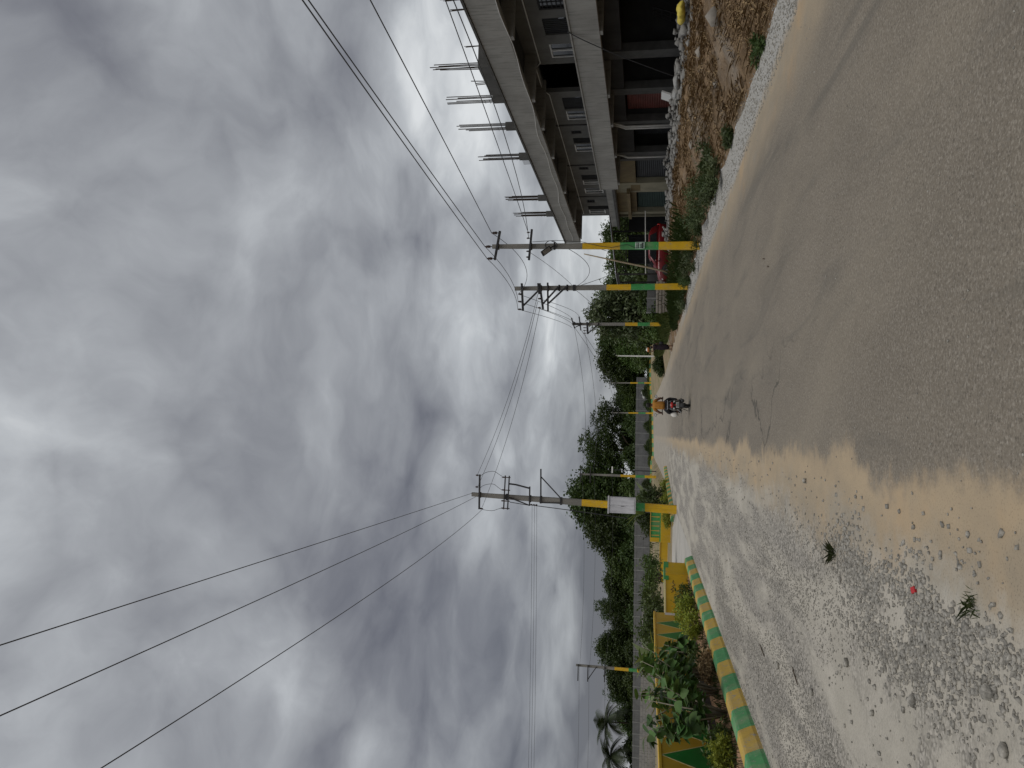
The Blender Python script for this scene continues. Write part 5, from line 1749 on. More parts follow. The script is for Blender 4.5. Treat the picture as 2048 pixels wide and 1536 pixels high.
# frangipani-like small trees beside the side road
def gar_tree(label, x, y, h, s, seed):
    r_ = np.random.default_rng(seed)
    t = thing('garden_tree', label, 'tree', (x, y, gz(x, y) - 0.03), 'small garden trees by the side road')
    mb = MB()
    mb.tube([(0, 0, 0), (0.05, 0, h * 0.45)], [0.045, 0.035], 6)
    blobs = []
    for k in range(6):
        a = 2 * math.pi * k / 6
        e = (0.05 + math.cos(a) * s * 0.6, math.sin(a) * s * 0.6, h * (0.75 + 0.12 * math.sin(k * 2.3)))
        mb.tube([(0.05, 0, h * 0.42), (e[0] * 0.5, e[1] * 0.5, h * 0.6), e], [0.03, 0.022, 0.01], 5)
        blobs.append((e[0], e[1], e[2], s * 0.45, s * 0.45, s * 0.32))
    mb.build('trunk', 'bark', t, org=(0, 0, 0))
    C, cc = crown_points(blobs, 130, 9, 0.1, r_, 0.3)
    V, Fq = leaf_quads(C, r_.uniform(0.7, 1.3, len(C)) * 0.2, r_.uniform(0.7, 1.3, len(C)) * 0.075, r_, 0.5, 0.1)
    link_mesh('crown', np_mesh('crown', V, Fq, 'leaf_mid'), t)


gar_tree('small garden tree behind the plain yellow wall, left of the side road', -7.1, 31.5, 1.75, 1.1, 2)
gar_tree('small garden tree at the far side of the side road', -7.2, 40.5, 1.75, 1.2, 3)
gar_tree('small garden tree behind the plain yellow wall, farther left', -8.8, 33.0, 1.9, 1.1, 4)


# grass and weeds
def blades(C, H, W, mat, name, seed, lean=0.5):
    r_ = np.random.default_rng(seed)
    n = len(C)
    a = r_.uniform(0, 2 * np.pi, n)
    dx, dy = np.cos(a), np.sin(a)
    l = r_.uniform(0.1, lean, n) * H
    s_ = np.stack([-dy, dx, np.zeros(n)], 1) * (W / 2)[:, None]
    base = C
    mid = C + np.stack([dx * l * 0.35, dy * l * 0.35, H * 0.6], 1)
    tip = C + np.stack([dx * l, dy * l, H], 1)
    V = np.stack([base - s_, base + s_, mid + s_ * 0.8, tip, mid - s_ * 0.8], 1).reshape(-1, 3)
    Fq = (np.arange(n) * 5)[:, None] + np.arange(5)[None]
    return np_mesh(name, V, Fq, mat)


def grass_patch(name, label, pts, h, mat, seed, wid=0.012, lean=0.7):
    C = np.array([(x, y, gz(x, y) - 0.01) for x, y in pts])
    r_ = np.random.default_rng(seed)
    H = h * r_.uniform(0.4, 1.2, len(C))
    o = link_mesh(name, blades(C, H, wid * r_.uniform(0.6, 1.4, len(C)), mat, name, seed, lean))
    return tag(o, label, None, kind='stuff')


pts = []
r_ = random.Random(3)
for k in range(9000):
    y = r_.uniform(27, 47)
    x = edge_bank(y) + 0.15 + abs(r_.gauss(0, 0.7))
    if nz3(x * 0.6, y * 0.5, 8) > -0.15:
        pts.append((x, y))
grass_patch('verge_grass', 'rough green grass on the right verge around the second pole', pts, 0.42, 'grass_dark', 4, 0.022)
pts = []
for k in range(7000):
    y = r_.uniform(50, 84)
    x = edge_bank(min(y, 59)) + 1.0 + abs(r_.gauss(0, 2.2)) + 0.03 * (y - 50)
    pts.append((x, y))
grass_patch('verge_grass', 'tall yellow-green grass at the foot of the leafy tree', pts, 0.8, 'grass', 5, 0.04)
pts = []
for k in range(9000):
    pts.append((r_.uniform(-6.0, 26), 148.5 + abs(r_.gauss(0, 4))))
grass_patch('field_grass', 'pale green grass strip along the foot of the far wall and trees', pts, 0.75, 'grass', 6, 0.10)
pts = []
for k in range(3500):
    pts.append((r_.uniform(-60, -7), r_.uniform(62, 150)))
grass_patch('field_grass', 'thin grass on the plots in front of the compound wall', pts, 0.35, 'grass', 7, 0.06)
pts = []
for k in range(1500):
    y = r_.uniform(8, 26)
    pts.append((r_.uniform(-5.05, -4.45), y))
grass_patch('bed_weeds', 'sparse weeds and dry stalks on the red soil of the planting bed', pts, 0.14, 'grass_dark', 8, 0.008)
# clods and roots in the dirt
cn = 3600
cy_ = 9 + 36 * rng.random(cn) ** 1.25
cx_ = np.array([edge_bank(y) for y in cy_]) + 0.12 + 5.4 * rng.random(cn)
P = np.array([(a, b_, gz(a, b_)) for a, b_ in zip(cx_, cy_)])
o = scatter_rocks('soil_clods', P, 0.012 + 0.085 * rng.random(cn) ** 3, 'bank', 21, flat=0.75)
tag(o, 'crumbling brown clods of earth on the dirt bank', None, kind='stuff')
# dry straw over the dirt bank
n = 52000
yy = rng.uniform(9, 44, n)
xx = np.array([edge_bank(y) for y in yy]) + 0.1 + rng.uniform(0, 6.0, n)
keep = np.array([nz3(a * 0.5, b_ * 0.45, 2.2) > -0.12 for a, b_ in zip(xx, yy)])
xx, yy = xx[keep], yy[keep]
C = np.array([(a, b_, gz(a, b_) + 0.01) for a, b_ in zip(xx, yy)])
o = link_mesh('dry_straw', blades(C, rng.uniform(0.012, 0.09, len(C)), rng.uniform(0.006, 0.016, len(C)), 'straw', 'dry_straw', 9, 6.0))
tag(o, 'dry straw and root litter strewn over the brown dirt bank', None, kind='stuff')

WG = 'weed clumps along the foot of the dirt bank'
for i_, (y, dx, rx, rz_, lab) in enumerate(((11.9, 0.1, 0.16, 0.15, 'tiny dark weed at the dirt bank foot, nearest the top edge'), (15.9, 0.1, 0.22, 0.22, 'small weed clump at the dirt bank foot, second from the top edge'),
                                            (18.6, 0.3, 0.5, 0.42, 'leafy weed clump at the bank foot, third from the top edge'), (19.8, 0.5, 0.55, 0.5, 'leafy weed clump at the bank foot, fourth from the top edge'),
                                            (21.3, 0.5, 0.6, 0.6, 'large leafy weed clump at the bank foot, two before the pole'), (23.0, 0.6, 0.65, 0.7, 'largest leafy weed clump at the bank foot, just before the pole'),
                                            (24.3, 0.5, 0.55, 0.45, 'weed clump touching the nearest right pole'), (27.6, 0.4, 0.6, 0.5, 'weed clump just past the nearest right pole'),
                                            (29.4, 0.6, 0.7, 0.5, 'weed clump between first and second right poles'), (31.8, 0.5, 0.7, 0.55, 'weed clump in front of the second right pole'), (35.4, 0.4, 0.7, 0.45, 'weed clump just past the second right pole'))):
    small_shrub(lab, edge_bank(y) + dx, y, rx, rz_, int(1600 * rx / 0.5) + 300, 'weed' if i_ % 3 else 'grass_dark', 30 + i_, 0.10, WG, 'weed', 'weed_clump', lw=0.3, ragged=True)


def tuft(label, x, y, n, h, seed):
    r_ = np.random.default_rng(seed)
    C = np.zeros((n, 3))
    C[:, :2] = r_.normal(0, 0.03, (n, 2))
    me = blades(C, h * r_.uniform(0.5, 1.2, n), np.full(n, 0.004), 'weed', 'grass_tuft', seed, 1.6)
    o = link_mesh('grass_tuft', me, None, (x, y, gz(x, y)))
    tag(o, label, 'grass', 'grass tufts in the gravel')


tuft('small grass tuft growing in the gravel, the farther one', -0.96, 7.05, 40, 0.09, 1)
tuft('small grass tuft growing in the gravel, the nearer one', -0.79, 4.2, 45, 0.055, 2)
print('plants done')

# ------------------------------------------------------------------ gravel and stones on the shoulder
P, S = [], []
for k in range(52000):
    y = 3.3 + 15.0 * r_.random() ** 1.5
    x = r_.uniform(KX, -0.6)
    dens = 0.26 + 1.25 * nz3(x * 1.7, y * 0.24, 4.4) + 0.6 * nz3(x * 4, y * 2, 1.4)
    if x > -1.0:
        dens -= 0.75 * (x + 1.0) / 0.3
    dens *= 0.18 + 0.82 * sm(4.8, 7.5, y)
    if r_.random() < dens:
        P.append((x, y, gz(x, y) + 0.002))
        S.append(0.006 + 0.009 * r_.random() ** 2)
for k in range(8500):
    y = min(8.2, max(3.4, r_.gauss(5.3, 0.95)))
    x = -1.02 - 0.03 * (y - 4) + r_.gauss(0, 0.2) + 0.08 * math.sin(y * 2.1)
    if r_.random() < 0.55 + 1.2 * nz3(x * 2.2, y * 1.3, 6.1):
        P.append((x, y, gz(x, y) + 0.001))
        S.append(0.008 + 0.022 * r_.random() ** 2.2)
for k in range(1400):
    y = 3.3 + 22 * r_.random() ** 1.4
    x = r_.uniform(KX, -0.3)
    P.append((x, y, gz(x, y) + 0.004))
    S.append(0.008 + 0.018 * r_.random() ** 2)
for k in range(3500):
    y = 9 + 26 * r_.random() ** 1.5
    x = r_.uniform(edge_right_gravel(y) - 0.25, edge_bank(y) + 0.1)
    P.append((x, y, gz(x, y) + 0.003))
    S.append(0.008 + 0.017 * r_.random() ** 2)
o = scatter_rocks('gravel', np.array(P), np.array(S), 'gravel', 8)
tag(o, 'grey crushed stone scattered over both road shoulders', None, kind='stuff')
P = [(r_.uniform(-0.3, 5.0), 3.3 + 14 * r_.random() ** 1.6, 0.002) for k in range(260)]
o = scatter_rocks('road_grit', np.array(P), np.array([0.004 + 0.006 * r_.random() for _ in P]), 'gravel', 9)
tag(o, 'loose grit scattered on the asphalt', None, kind='stuff')

SG = 'larger loose stones on the gravel shoulder'
for k, (x, y, s_) in enumerate([(-1.53, 5.05, 0.05), (-1.1, 7.5, 0.035), (-0.95, 7.35, 0.045), (-1.76, 6.6, 0.045), (-1.15, 4.0, 0.05), (-1.35, 3.85, 0.04), (-1.15, 6.85, 0.04), (-1.9, 5.9, 0.032), (-2.4, 7.9, 0.04), (-0.42, 8.3, 0.04), (-2.7, 9.8, 0.05), (-3.2, 8.2, 0.035)]):
    v, fc = rock_mesh(70 + k, 0.62)
    me = np_mesh('loose_stone', v * s_, fc, 'gravel')
    o = link_mesh('loose_stone', me, None, (x, y, s_ * 0.35))
    o.rotation_euler = (0, 0, k * 1.3)
    tag(o, 'loose grey stone ' + ('amid the pale gravel, level with the red packet', 'just beyond the farther grass tuft, left one', 'just beyond the farther grass tuft, right one',
                                 'standing alone left of the farther grass tuft', 'left of the nearer grass tuft, closer one', 'left of the nearer grass tuft, second one',
                                 'touching the farther grass tuft on its left', 'small, between red packet and farther tuft', 'beside the shorter dry twig',
                                 'alone on the tan dust at the asphalt edge', 'between the two dry twigs', 'nearest the kerb')[k], 'stone', SG)
for k, (x, y, s_) in enumerate([(7.6, 13.9, 0.24), (8.6, 17.2, 0.16), (7.4, 16.2, 0.13), (7.9, 21.0, 0.15)]):
    v, fc = rock_mesh(90 + k, 0.7)
    o = link_mesh('field_stone', np_mesh('field_stone', v * s_, fc, 'stone'), None, (x, y, gz(x, y) + s_ * 0.02))
    tag(o, ('largest pale boulder half sunk in the dirt bank', 'boulder higher up the dirt bank below the yellow sacks', 'small boulder low on the dirt bank', 'small boulder on the dirt bank near the weeds')[k], 'boulder')
o = MB().obox((-0.88, 5.03, 0.012), (0.018, 0.007, 0.002), (-0.009, 0.02, 0.004), (0, -0.002, 0.009)).build('litter', 'red_plastic', bevel=0.005)
tag(o, 'small crushed red packet lying at the gravel edge', 'litter')
for k, (x, y, a, L) in enumerate(((-2.9, 10.9, 0.1, 0.45), (-2.55, 8.6, 0.3, 0.3), (2.55, 11.3, 0.2, 0.14), (2.35, 10.9, 0.2, 0.12))):
    o = MB().tube([(x, y, 0.012), (x + L * math.sin(a) * 0.5 + 0.01, y + L * 0.5, 0.016), (x + L * math.sin(a), y + L, 0.01)], [0.007, 0.008, 0.005], 5).build('twig', 'bark')
    tag(o, ('longest dry twig lying in the gravel near the kerb', 'shorter dry twig lying in the gravel', 'small dark twig on the asphalt, the farther one', 'small dark twig on the asphalt, the nearer one')[k], 'twig')
print('stones done')


# ------------------------------------------------------------------ vehicles and people
def wheel(par, name, c, rad, wid, axis='x', rimmat='rim', spokes=5, rim_r=0.62):
    """upright wheel whose axle runs along local x"""
    x, y, z = c
    prof = [(-wid / 2, rad * 0.62), (-wid / 2, rad * 0.9), (-wid * 0.35, rad), (wid * 0.35, rad), (wid / 2, rad * 0.9), (wid / 2, rad * 0.62)]
    n = 24
    rings = [[(x + a, y + b_ * math.cos(2 * math.pi * k / n), z + b_ * math.sin(2 * math.pi * k / n)) for k in range(n)] for a, b_ in prof]
    w = MB().loft(rings, cap=False).build(name, 'rubber', par, org=(0, 0, 0), smooth=True)
    rm = MB()
    rp = [(-wid * 0.42, rad * 0.64), (-wid * 0.45, rad * 0.58), (-wid * 0.2, rad * 0.55), (wid * 0.2, rad * 0.55), (wid * 0.45, rad * 0.58), (wid * 0.42, rad * 0.64)]
    rm.loft([[(x + a, y + b_ * math.cos(2 * math.pi * k / n), z + b_ * math.sin(2 * math.pi * k / n)) for k in range(n)] for a, b_ in rp], cap=False)
    for sx in (-1, 1):
        for k in range(spokes):
            a = 2 * math.pi * k / spokes
            d = Vector((0, math.cos(a), math.sin(a)))
            rm.bar(Vector((x + sx * wid * 0.34, y, z)), Vector((x + sx * wid * 0.38, y, z)) + d * rad * 0.58, rad * 0.16, wid * 0.12, up=(1, 0, 0))
    rm.tube([(x - wid * 0.45, y, z), (x + wid * 0.45, y, z)], rad * 0.14, 10)
    rm.build('rim', rimmat, w, org=(0, 0, 0))
    return w


def skin_mesh(name, V, E, Rr, mat, parent, sub=2):
    me = bpy.data.meshes.new(name)
    bm = bmesh.new()
    lay = bm.verts.layers.skin.verify()
    bv = []
    for k, p in enumerate(V):
        q = bm.verts.new(p)
        rr_ = Rr[k] if isinstance(Rr[k], tuple) else (Rr[k], Rr[k])
        q[lay].radius = rr_
        q[lay].use_root = (k == 0)
        bv.append(q)
    for a, b_ in E:
        bm.edges.new((bv[a], bv[b_]))
    bm.to_mesh(me)
    bm.free()
    me.materials.append(M[mat])
    o = bpy.data.objects.new(name, me)
    COL.objects.link(o)
    o.parent = parent
    md = o.modifiers.new('skin', 'SKIN')
    md.use_smooth_shade = True
    sb = o.modifiers.new('sub', 'SUBSURF')
    sb.levels = sub
    sb.render_levels = sub
    return o


class Sk:
    def __init__(s):
        s.V, s.E, s.R = [], [], []

    def v(s, p, r_, frm=None):
        s.V.append(tuple(p))
        s.R.append(r_)
        k = len(s.V) - 1
        if frm is not None:
            s.E.append((frm, k))
        return k

    def hand(s, wrist, d, side, palm_n):
        """palm, four curled fingers of unequal length, a thumb from the side of the palm"""
        w = Vector(s.V[wrist])
        d = Vector(d).normalized()
        pn = Vector(palm_n).normalized()
        sd = d.cross(pn).normalized() * side
        pc = s.v(w + d * 0.05, (0.030, 0.018), wrist)
        for i_, (o_, l) in enumerate(((-0.03, 0.055), (-0.01, 0.07), (0.01, 0.066), (0.03, 0.05))):
            k = s.v(w + d * 0.09 + sd * o_, 0.0095, pc)
            k2 = s.v(w + d * (0.09 + l * 0.6) + sd * o_ + pn * 0.012, 0.0085, k)
            s.v(w + d * (0.09 + l * 0.75) + sd * o_ + pn * 0.04, 0.007, k2)
        k = s.v(w + d * 0.045 - sd * 0.045 + pn * 0.01, 0.0105, pc)
        s.v(w + d * 0.085 - sd * 0.06 + pn * 0.03, 0.009, k)


def head(s, nk, base, tilt=(0, 0.02), back=1):
    """neck vertex nk; base = height of skull base; face towards +y"""
    bx_, by_, bz_ = base
    a = s.v((bx_, by_, bz_ + 0.02), 0.055, nk)
    b_ = s.v((bx_, by_ + 0.01, bz_ + 0.085), (0.078, 0.088), a)
    c = s.v((bx_, by_ + 0.005, bz_ + 0.15), (0.076, 0.088), b_)
    s.v((bx_, by_, bz_ + 0.195), (0.045, 0.052), c)
    n1 = s.v((bx_, by_ + 0.098, bz_ + 0.085), 0.016, b_)
    for sx in (-1, 1):
        s.v((bx_ + sx * 0.085, by_, bz_ + 0.09), 0.014, b_)
    return c


# red hatchback parked behind the nearest pole, nose towards the road
car = thing('red_car', 'red hatchback parked behind the nearest right pole, nose towards the road', 'car', (11.35, 48.8, 0.27))
car.rotation_euler = (0, 0, R(90))
O0 = (0, 0, 0)
st = [(-1.80, .62, .62, .16), (-1.76, .62, .72, .26), (-1.6, .60, .79, .33), (-1.2, .60, .82, .36), (0, .59, .83, .36), (0.9, .60, .82, .36), (1.35, .58, .80, .33), (1.65, .54, .76, .28), (1.78, .50, .68, .21), (1.83, .47, .55, .12)]
MB().loft([superring(y, 0, z, w, h, 24, 5) for y, z, w, h in st]).build('body', 'car_red', car, org=O0, smooth=True)
st = [(-1.72, .98, .62, .08), (-1.55, 1.10, .66, .28), (-1.2, 1.16, .68, .36), (-.5, 1.18, .69, .36), (0.1, 1.16, .68, .34), (.5, 1.08, .66, .24), (1.05, .94, .62, .05)]
MB().loft([superring(y, 0, z, w, h, 24, 4.5) for y, z, w, h in st]).build('cabin', 'car_red', car, org=O0, smooth=True)
for sx in (-1, 1):
    MB().prism([(-1.25, 1.02), (-0.35, 1.02), (-0.35, 1.42), (-1.05, 1.42)], 0, sx * 0.688, sx * 0.705).build('side_window', 'glass', car, org=O0)
    MB().prism([(-0.28, 1.02), (0.68, 1.02), (0.22, 1.40), (-0.28, 1.42)], 0, sx * 0.688, sx * 0.705).build('side_window', 'glass', car, org=O0)
    MB().loft([superring(y, sx * 0.62, z, w, h, 12, 3) for y, z, w, h in ((1.50, .66, .10, .06), (1.68, .62, .12, .08), (1.77, .58, .09, .05))]).build('headlight', 'clear_lens', car, org=O0, smooth=True)
    MB().loft([superring(y, sx * 0.64, z, w, h, 12, 3) for y, z, w, h in ((-1.80, .86, .07, .10), (-1.72, .88, .09, .12))]).build('tail_light', 'red_lens', car, org=O0, smooth=True)
    MB().loft([superring(y, sx * 0.90, 1.02, .09, .06, 10, 3) for y in (0.52, 0.62)]).build('wing_mirror', 'car_red', car, org=O0, smooth=True)
    for y in (-0.42, 0.5):
        MB().bar((sx * 0.835, y - 0.08, .82), (sx * 0.835, y + 0.08, .82), 0.03).build('door_handle', 'car_red', car, org=O0)
    for y in (-1.12, 1.14):
        a = MB()
        pts = [(y + 0.37 * math.cos(t), 0.30 + 0.37 * math.sin(t)) for t in np.linspace(0, math.pi, 14)]
        a.prism([(q, max(r_q, 0.2)) for q, r_q in pts], 0, sx * 0.70, sx * 0.838)
        a.build('wheel_arch', 'black_plastic', car, org=O0)
        wheel(car, 'wheel', (sx * 0.78, y, 0.30), 0.30, 0.18)
MB().prism([(0.98, 0.97), (0.52, 1.36), (0.50, 1.33), (0.94, 0.95)], 0, -0.56, 0.56).build('windscreen', 'glass', car, org=O0)
MB().box(-0.5, 0.5, 1.80, 1.845, 0.36, 0.47).build('grille', 'black_plastic', car, org=O0)
MB().box(-0.25, 0.25, 1.846, 1.856, 0.50, 0.60).build('number_plate', 'plate', car, org=O0)
MB().box(-0.72, 0.72, 1.70, 1.80, 0.22, 0.34).build('bumper', 'black_plastic', car, org=O0)

# scooter, seen from behind
SC = (1.16, 30.9, 0.0)
sc = thing('scooter', 'black scooter ridden away along the middle of the road', 'scooter', SC)
wheel(sc, 'wheel', (0, -0.62, 0.235), 0.235, 0.10)
wheel(sc, 'wheel', (0, 0.64, 0.235), 0.235, 0.10)
st = [(-0.86, .66, .07, .07), (-0.80, .67, .14, .13), (-0.65, .64, .19, .19), (-0.4, .58, .21, .21), (-0.15, .52, .20, .20), (0.0, .44, .18, .14)]
MB().loft([superring(y, 0, z, w, h, 16, 2.8) for y, z, w, h in st]).build('rear_body', 'black_paint', sc, org=O0, smooth=True)
MB().loft([superring(y, 0, z, w, h, 14, 3) for y, z, w, h in ((-0.80, .84, .09, .03), (-0.65, .84, .15, .05), (-0.3, .83, .16, .06), (0.0, .80, .12, .05))]).build('seat', 'black_plastic', sc, org=O0, smooth=True)
MB().box(-0.2, 0.2, -0.02, 0.42, 0.30, 0.36).build('footboard', 'black_plastic', sc, org=O0, bevel=0.02)
MB().loft([[Vector((q.x, 0.46 + 0.10 * (z - 0.35), z + 0)) + Vector((0, q.z, 0)) for q in superring(0, 0, 0, w, 0.035, 14, 3)] for z, w in ((0.33, .20), (0.55, .25), (0.8, .22), (0.98, .13))]).build('apron', 'black_paint', sc, org=O0, smooth=True)
MB().loft([superring(y, 0, z, w, h, 14, 2.6) for y, z, w, h in ((0.36, 1.0, .10, .05), (0.46, 1.03, .15, .08), (0.58, 1.01, .12, .08), (0.64, .98, .06, .05))]).build('handlebar_cowl', 'black_paint', sc, org=O0, smooth=True)
MB().tube([(-0.36, 0.34, 1.03), (-0.2, 0.42, 1.04), (0.2, 0.42, 1.04), (0.36, 0.34, 1.03)], 0.018, 8).build('handlebar', 'black_plastic', sc, org=O0)
MB().tube([(0, 0.52, 0.95), (0, 0.62, 0.3)], 0.04, 8).build('steering_column', 'black_plastic', sc, org=O0)
MB().loft([[Vector((q.x, 0.64 + math.sin(a) * (0.27 + q.z), 0.235 + math.cos(a) * (0.27 + q.z))) for q in superring(0, 0, 0, 0.075, 0.02, 8, 3)] for a in np.linspace(-1.1, 1.3, 8)]).build('front_mudguard', 'black_paint', sc, org=O0, smooth=True)
MB().loft([[Vector((q.x, -0.64 + math.sin(a) * (0.28 + q.z), 0.235 + math.cos(a) * (0.28 + q.z))) for q in superring(0, 0, 0, 0.085, 0.015, 8, 3)] for a in np.linspace(-1.7, 0.3, 8)]).build('rear_mudguard', 'black_plastic', sc, org=O0, smooth=True)
for sx in (-1, 1):
    mi = MB().loft([superring(y, sx * 0.37, 1.30, w, w * 0.75, 12, 2.4) for y, w in ((0.36, 0.05), (0.345, 0.062), (0.34, 0.055))]).build('mirror', 'black_plastic', sc, org=O0, smooth=True)
    MB().tube([(sx * 0.24, 0.40, 1.04), (sx * 0.33, 0.40, 1.2), (sx * 0.36, 0.37, 1.29)], 0.009, 6).build('mirror_stalk', 'black_plastic', mi, org=O0)
    MB().loft([superring(y, sx * 0.37, 1.30, 0.048, 0.036, 12, 2.4) for y in (0.336, 0.338)]).build('mirror_glass', 'clear_lens', mi, org=O0)
    MB().loft([superring(y, sx * 0.13, 0.62, w, 0.026, 10, 2.4) for y, w in ((-0.85, 0.03), (-0.80, 0.045))]).build('indicator', 'clear_lens', sc, org=O0, smooth=True)
    MB().tube([(sx * 0.12, -0.2, 0.80), (sx * 0.18, -0.6, 0.88), (sx * 0.13, -0.86, 0.86), (0, -0.90, 0.86)], 0.013, 8).build('grab_rail', 'chrome', sc, org=O0)
    MB().tube([(sx * 0.18, -0.45, 0.30), (sx * 0.27, -0.5, 0.33), (sx * 0.27, -0.75, 0.36), (sx * 0.16, -0.8, 0.5)], 0.012, 6).build('crash_guard', 'chrome', sc, org=O0)
    MB().tube([(sx * 0.18, -0.1, 0.33), (sx * 0.30, -0.12, 0.32)], 0.014, 6).build('foot_rest', 'black_plastic', sc, org=O0)
MB().loft([superring(y, 0, 0.70, w, h, 14, 2.4) for y, w, h in ((-0.895, 0.05, 0.035), (-0.87, 0.10, 0.055), (-0.82, 0.12, 0.06))]).build('tail_light', 'red_lens', sc, org=O0, smooth=True)
pltm = MB().box(-0.10, 0.10, -0.90, -0.89, 0.44, 0.55).build('number_plate', 'plate', sc, org=O0)
MB().box(-0.085, 0.085, -0.904, -0.9005, 0.505, 0.53).build('plate_line', 'black_plastic', pltm, org=O0)
MB().box(-0.085, 0.085, -0.904, -0.9005, 0.46, 0.485).build('plate_line', 'black_plastic', pltm, org=O0)
MB().box(-0.02, 0.02, -0.905, -0.86, 0.56, 0.60).build('reflector', 'red_lens', sc, org=O0)
MB().loft([superring(y, 0.17, 0.30, w, w, 12, 2.2) for y, w in ((-0.86, 0.045), (-0.84, 0.065), (-0.45, 0.065), (-0.38, 0.03), (-0.1, 0.02))]).build('exhaust', 'galv', sc, org=O0, smooth=True)
MB().tube([(-0.1, -0.1, 0.3), (-0.2, -0.15, 0.06)], 0.012, 6).build('side_stand', 'black_plastic', sc, org=O0)

# rider
rd = thing('person', 'scooter rider in an orange-brown shirt and dark trousers seen from behind', 'person', (SC[0], SC[1], 0.9))
s_ = Sk()
dz = -0.9
pel = s_.v((0, -0.17, 0.95 + dz), (0.15, 0.11))
sp1 = s_.v((0, -0.16, 1.10 + dz), (0.135, 0.10), pel)
ch = s_.v((0, -0.11, 1.28 + dz), (0.155, 0.105), sp1)
nk0 = s_.v((0, -0.07, 1.385 + dz), 0.07, ch)
nk = s_.v((0, -0.055, 1.43 + dz), 0.052, nk0)
head(s_, nk, (0, -0.05, 1.445 + dz))
for sx in (-1, 1):
    sh = s_.v((sx * 0.175, -0.10, 1.35 + dz), 0.066, nk0)
    el = s_.v((sx * 0.29, -0.02, 1.12 + dz), 0.044, sh)
    wr = s_.v((sx * 0.29, 0.24, 1.06 + dz), 0.030, el)
    s_.hand(wr, (0.1 * sx, 1, -0.1), sx, (0, 0, -1))
    hp = s_.v((sx * 0.11, -0.12, 0.91 + dz), 0.095, pel)
    kn = s_.v((sx * 0.25, 0.20, 0.78 + dz), 0.066, hp)
    an = s_.v((sx * 0.22, 0.10, 0.44 + dz), 0.042, kn)
    ft = s_.v((sx * 0.22, 0.13, 0.385 + dz), 0.042, an)
    s_.v((sx * 0.23, 0.26, 0.375 + dz), 0.034, ft)
skin_mesh('body', s_.V, s_.E, s_.R, 'skin', rd)
s_ = Sk()
pel = s_.v((0, -0.18, 0.93 + dz), (0.185, 0.135))
sp1 = s_.v((0, -0.17, 1.08 + dz), (0.17, 0.13), pel)
ch = s_.v((0, -0.12, 1.26 + dz), (0.185, 0.135), sp1)
tp = s_.v((0, -0.08, 1.385 + dz), 0.088, ch)
for sx in (-1, 1):
    sh = s_.v((sx * 0.165, -0.10, 1.335 + dz), 0.082, tp)
    s_.v((sx * 0.225, -0.06, 1.24 + dz), 0.066, sh)
skin_mesh('shirt', s_.V, s_.E, s_.R, 'orange_shirt', rd)
s_ = Sk()
pel = s_.v((0, -0.17, 0.93 + dz), (0.165, 0.125))
for sx in (-1, 1):
    hp = s_.v((sx * 0.13, -0.10, 0.90 + dz), 0.115, pel)
    kn = s_.v((sx * 0.26, 0.20, 0.78 + dz), 0.09, hp)
    an = s_.v((sx * 0.235, 0.10, 0.47 + dz), 0.072, kn)
skin_mesh('trousers', s_.V, s_.E, s_.R, 'dark_trousers', rd)
s_ = Sk()
a = s_.v((0, -0.085, 1.49 + dz), (0.075, 0.055))
b_ = s_.v((0, -0.085, 1.56 + dz), (0.098, 0.085), a)
c = s_.v((0, -0.065, 1.63 + dz), (0.098, 0.10), b_)
s_.v((0, -0.05, 1.685 + dz), (0.06, 0.065), c)
skin_mesh('hair', s_.V, s_.E, s_.R, 'hair', rd)
for sx in (-1, 1):
    MB().loft([superring(y, sx * 0.225, z, w, h, 10, 2.5) for y, z, w, h in ((0.04, 0.365 + dz, 0.03, 0.03), (0.1, 0.375 + dz, 0.05, 0.045), (0.24, 0.365 + dz, 0.052, 0.035), (0.32, 0.355 + dz, 0.03, 0.025))]).build('shoe', 'black_plastic', rd, org=O0, smooth=True)
bag = thing('carrier_bag', 'white plastic bag hanging on the left side of the scooter', 'bag', (SC[0] - 0.34, SC[1] + 0.1, 0.42))
MB().loft([[Vector((q.x * (1 + 0.25 * nz3(q.x * 20, z * 12, 1)), q.z * (1 + 0.25 * nz3(q.z * 20, z * 9, 4)), z)) for q in superring(0, 0, 0, w, w * 1.1, 14, 2.2)] for z, w in ((0.0, 0.03), (0.03, 0.085), (0.12, 0.105), (0.22, 0.085), (0.29, 0.03))]).build('sack', 'white_cloth', bag, org=O0, smooth=True)
MB().tube([(-0.02, 0, 0.27), (0.0, 0.02, 0.36), (0.03, 0.0, 0.27)], 0.008, 6).build('handle', 'white_cloth', bag, org=O0)

# walking person at the road edge
PW = (6.1, 54.4, gz(6.1, 54.4))
ps = thing('person', 'person in dark purple clothing walking at the right road edge', 'person', PW)
s_ = Sk()
pel = s_.v((0, 0, 0.84), (0.14, 0.11))
sp1 = s_.v((0, 0.01, 1.0), (0.125, 0.10), pel)
ch = s_.v((0, 0.02, 1.16), (0.145, 0.105), sp1)
nk0 = s_.v((0, 0.02, 1.28), 0.065, ch)
nk = s_.v((0, 0.03, 1.33), 0.048, nk0)
head(s_, nk, (0, 0.035, 1.345))
for sx, e_, w_, hd in ((-1, (-0.30, 0.08, 1.36), (-0.22, 0.10, 1.53), (0.25, 0, 1)), (1, (0.27, -0.02, 1.03), (0.28, 0.08, 0.84), (0, 0.25, -1))):
    sh = s_.v((sx * 0.16, 0.02, 1.24), 0.06, nk0)
    el = s_.v(e_, 0.042, sh)
    wr = s_.v(w_, 0.029, el)
    s_.hand(wr, hd, sx, (1, 0, 0) if sx < 0 else (-1, 0, 0))
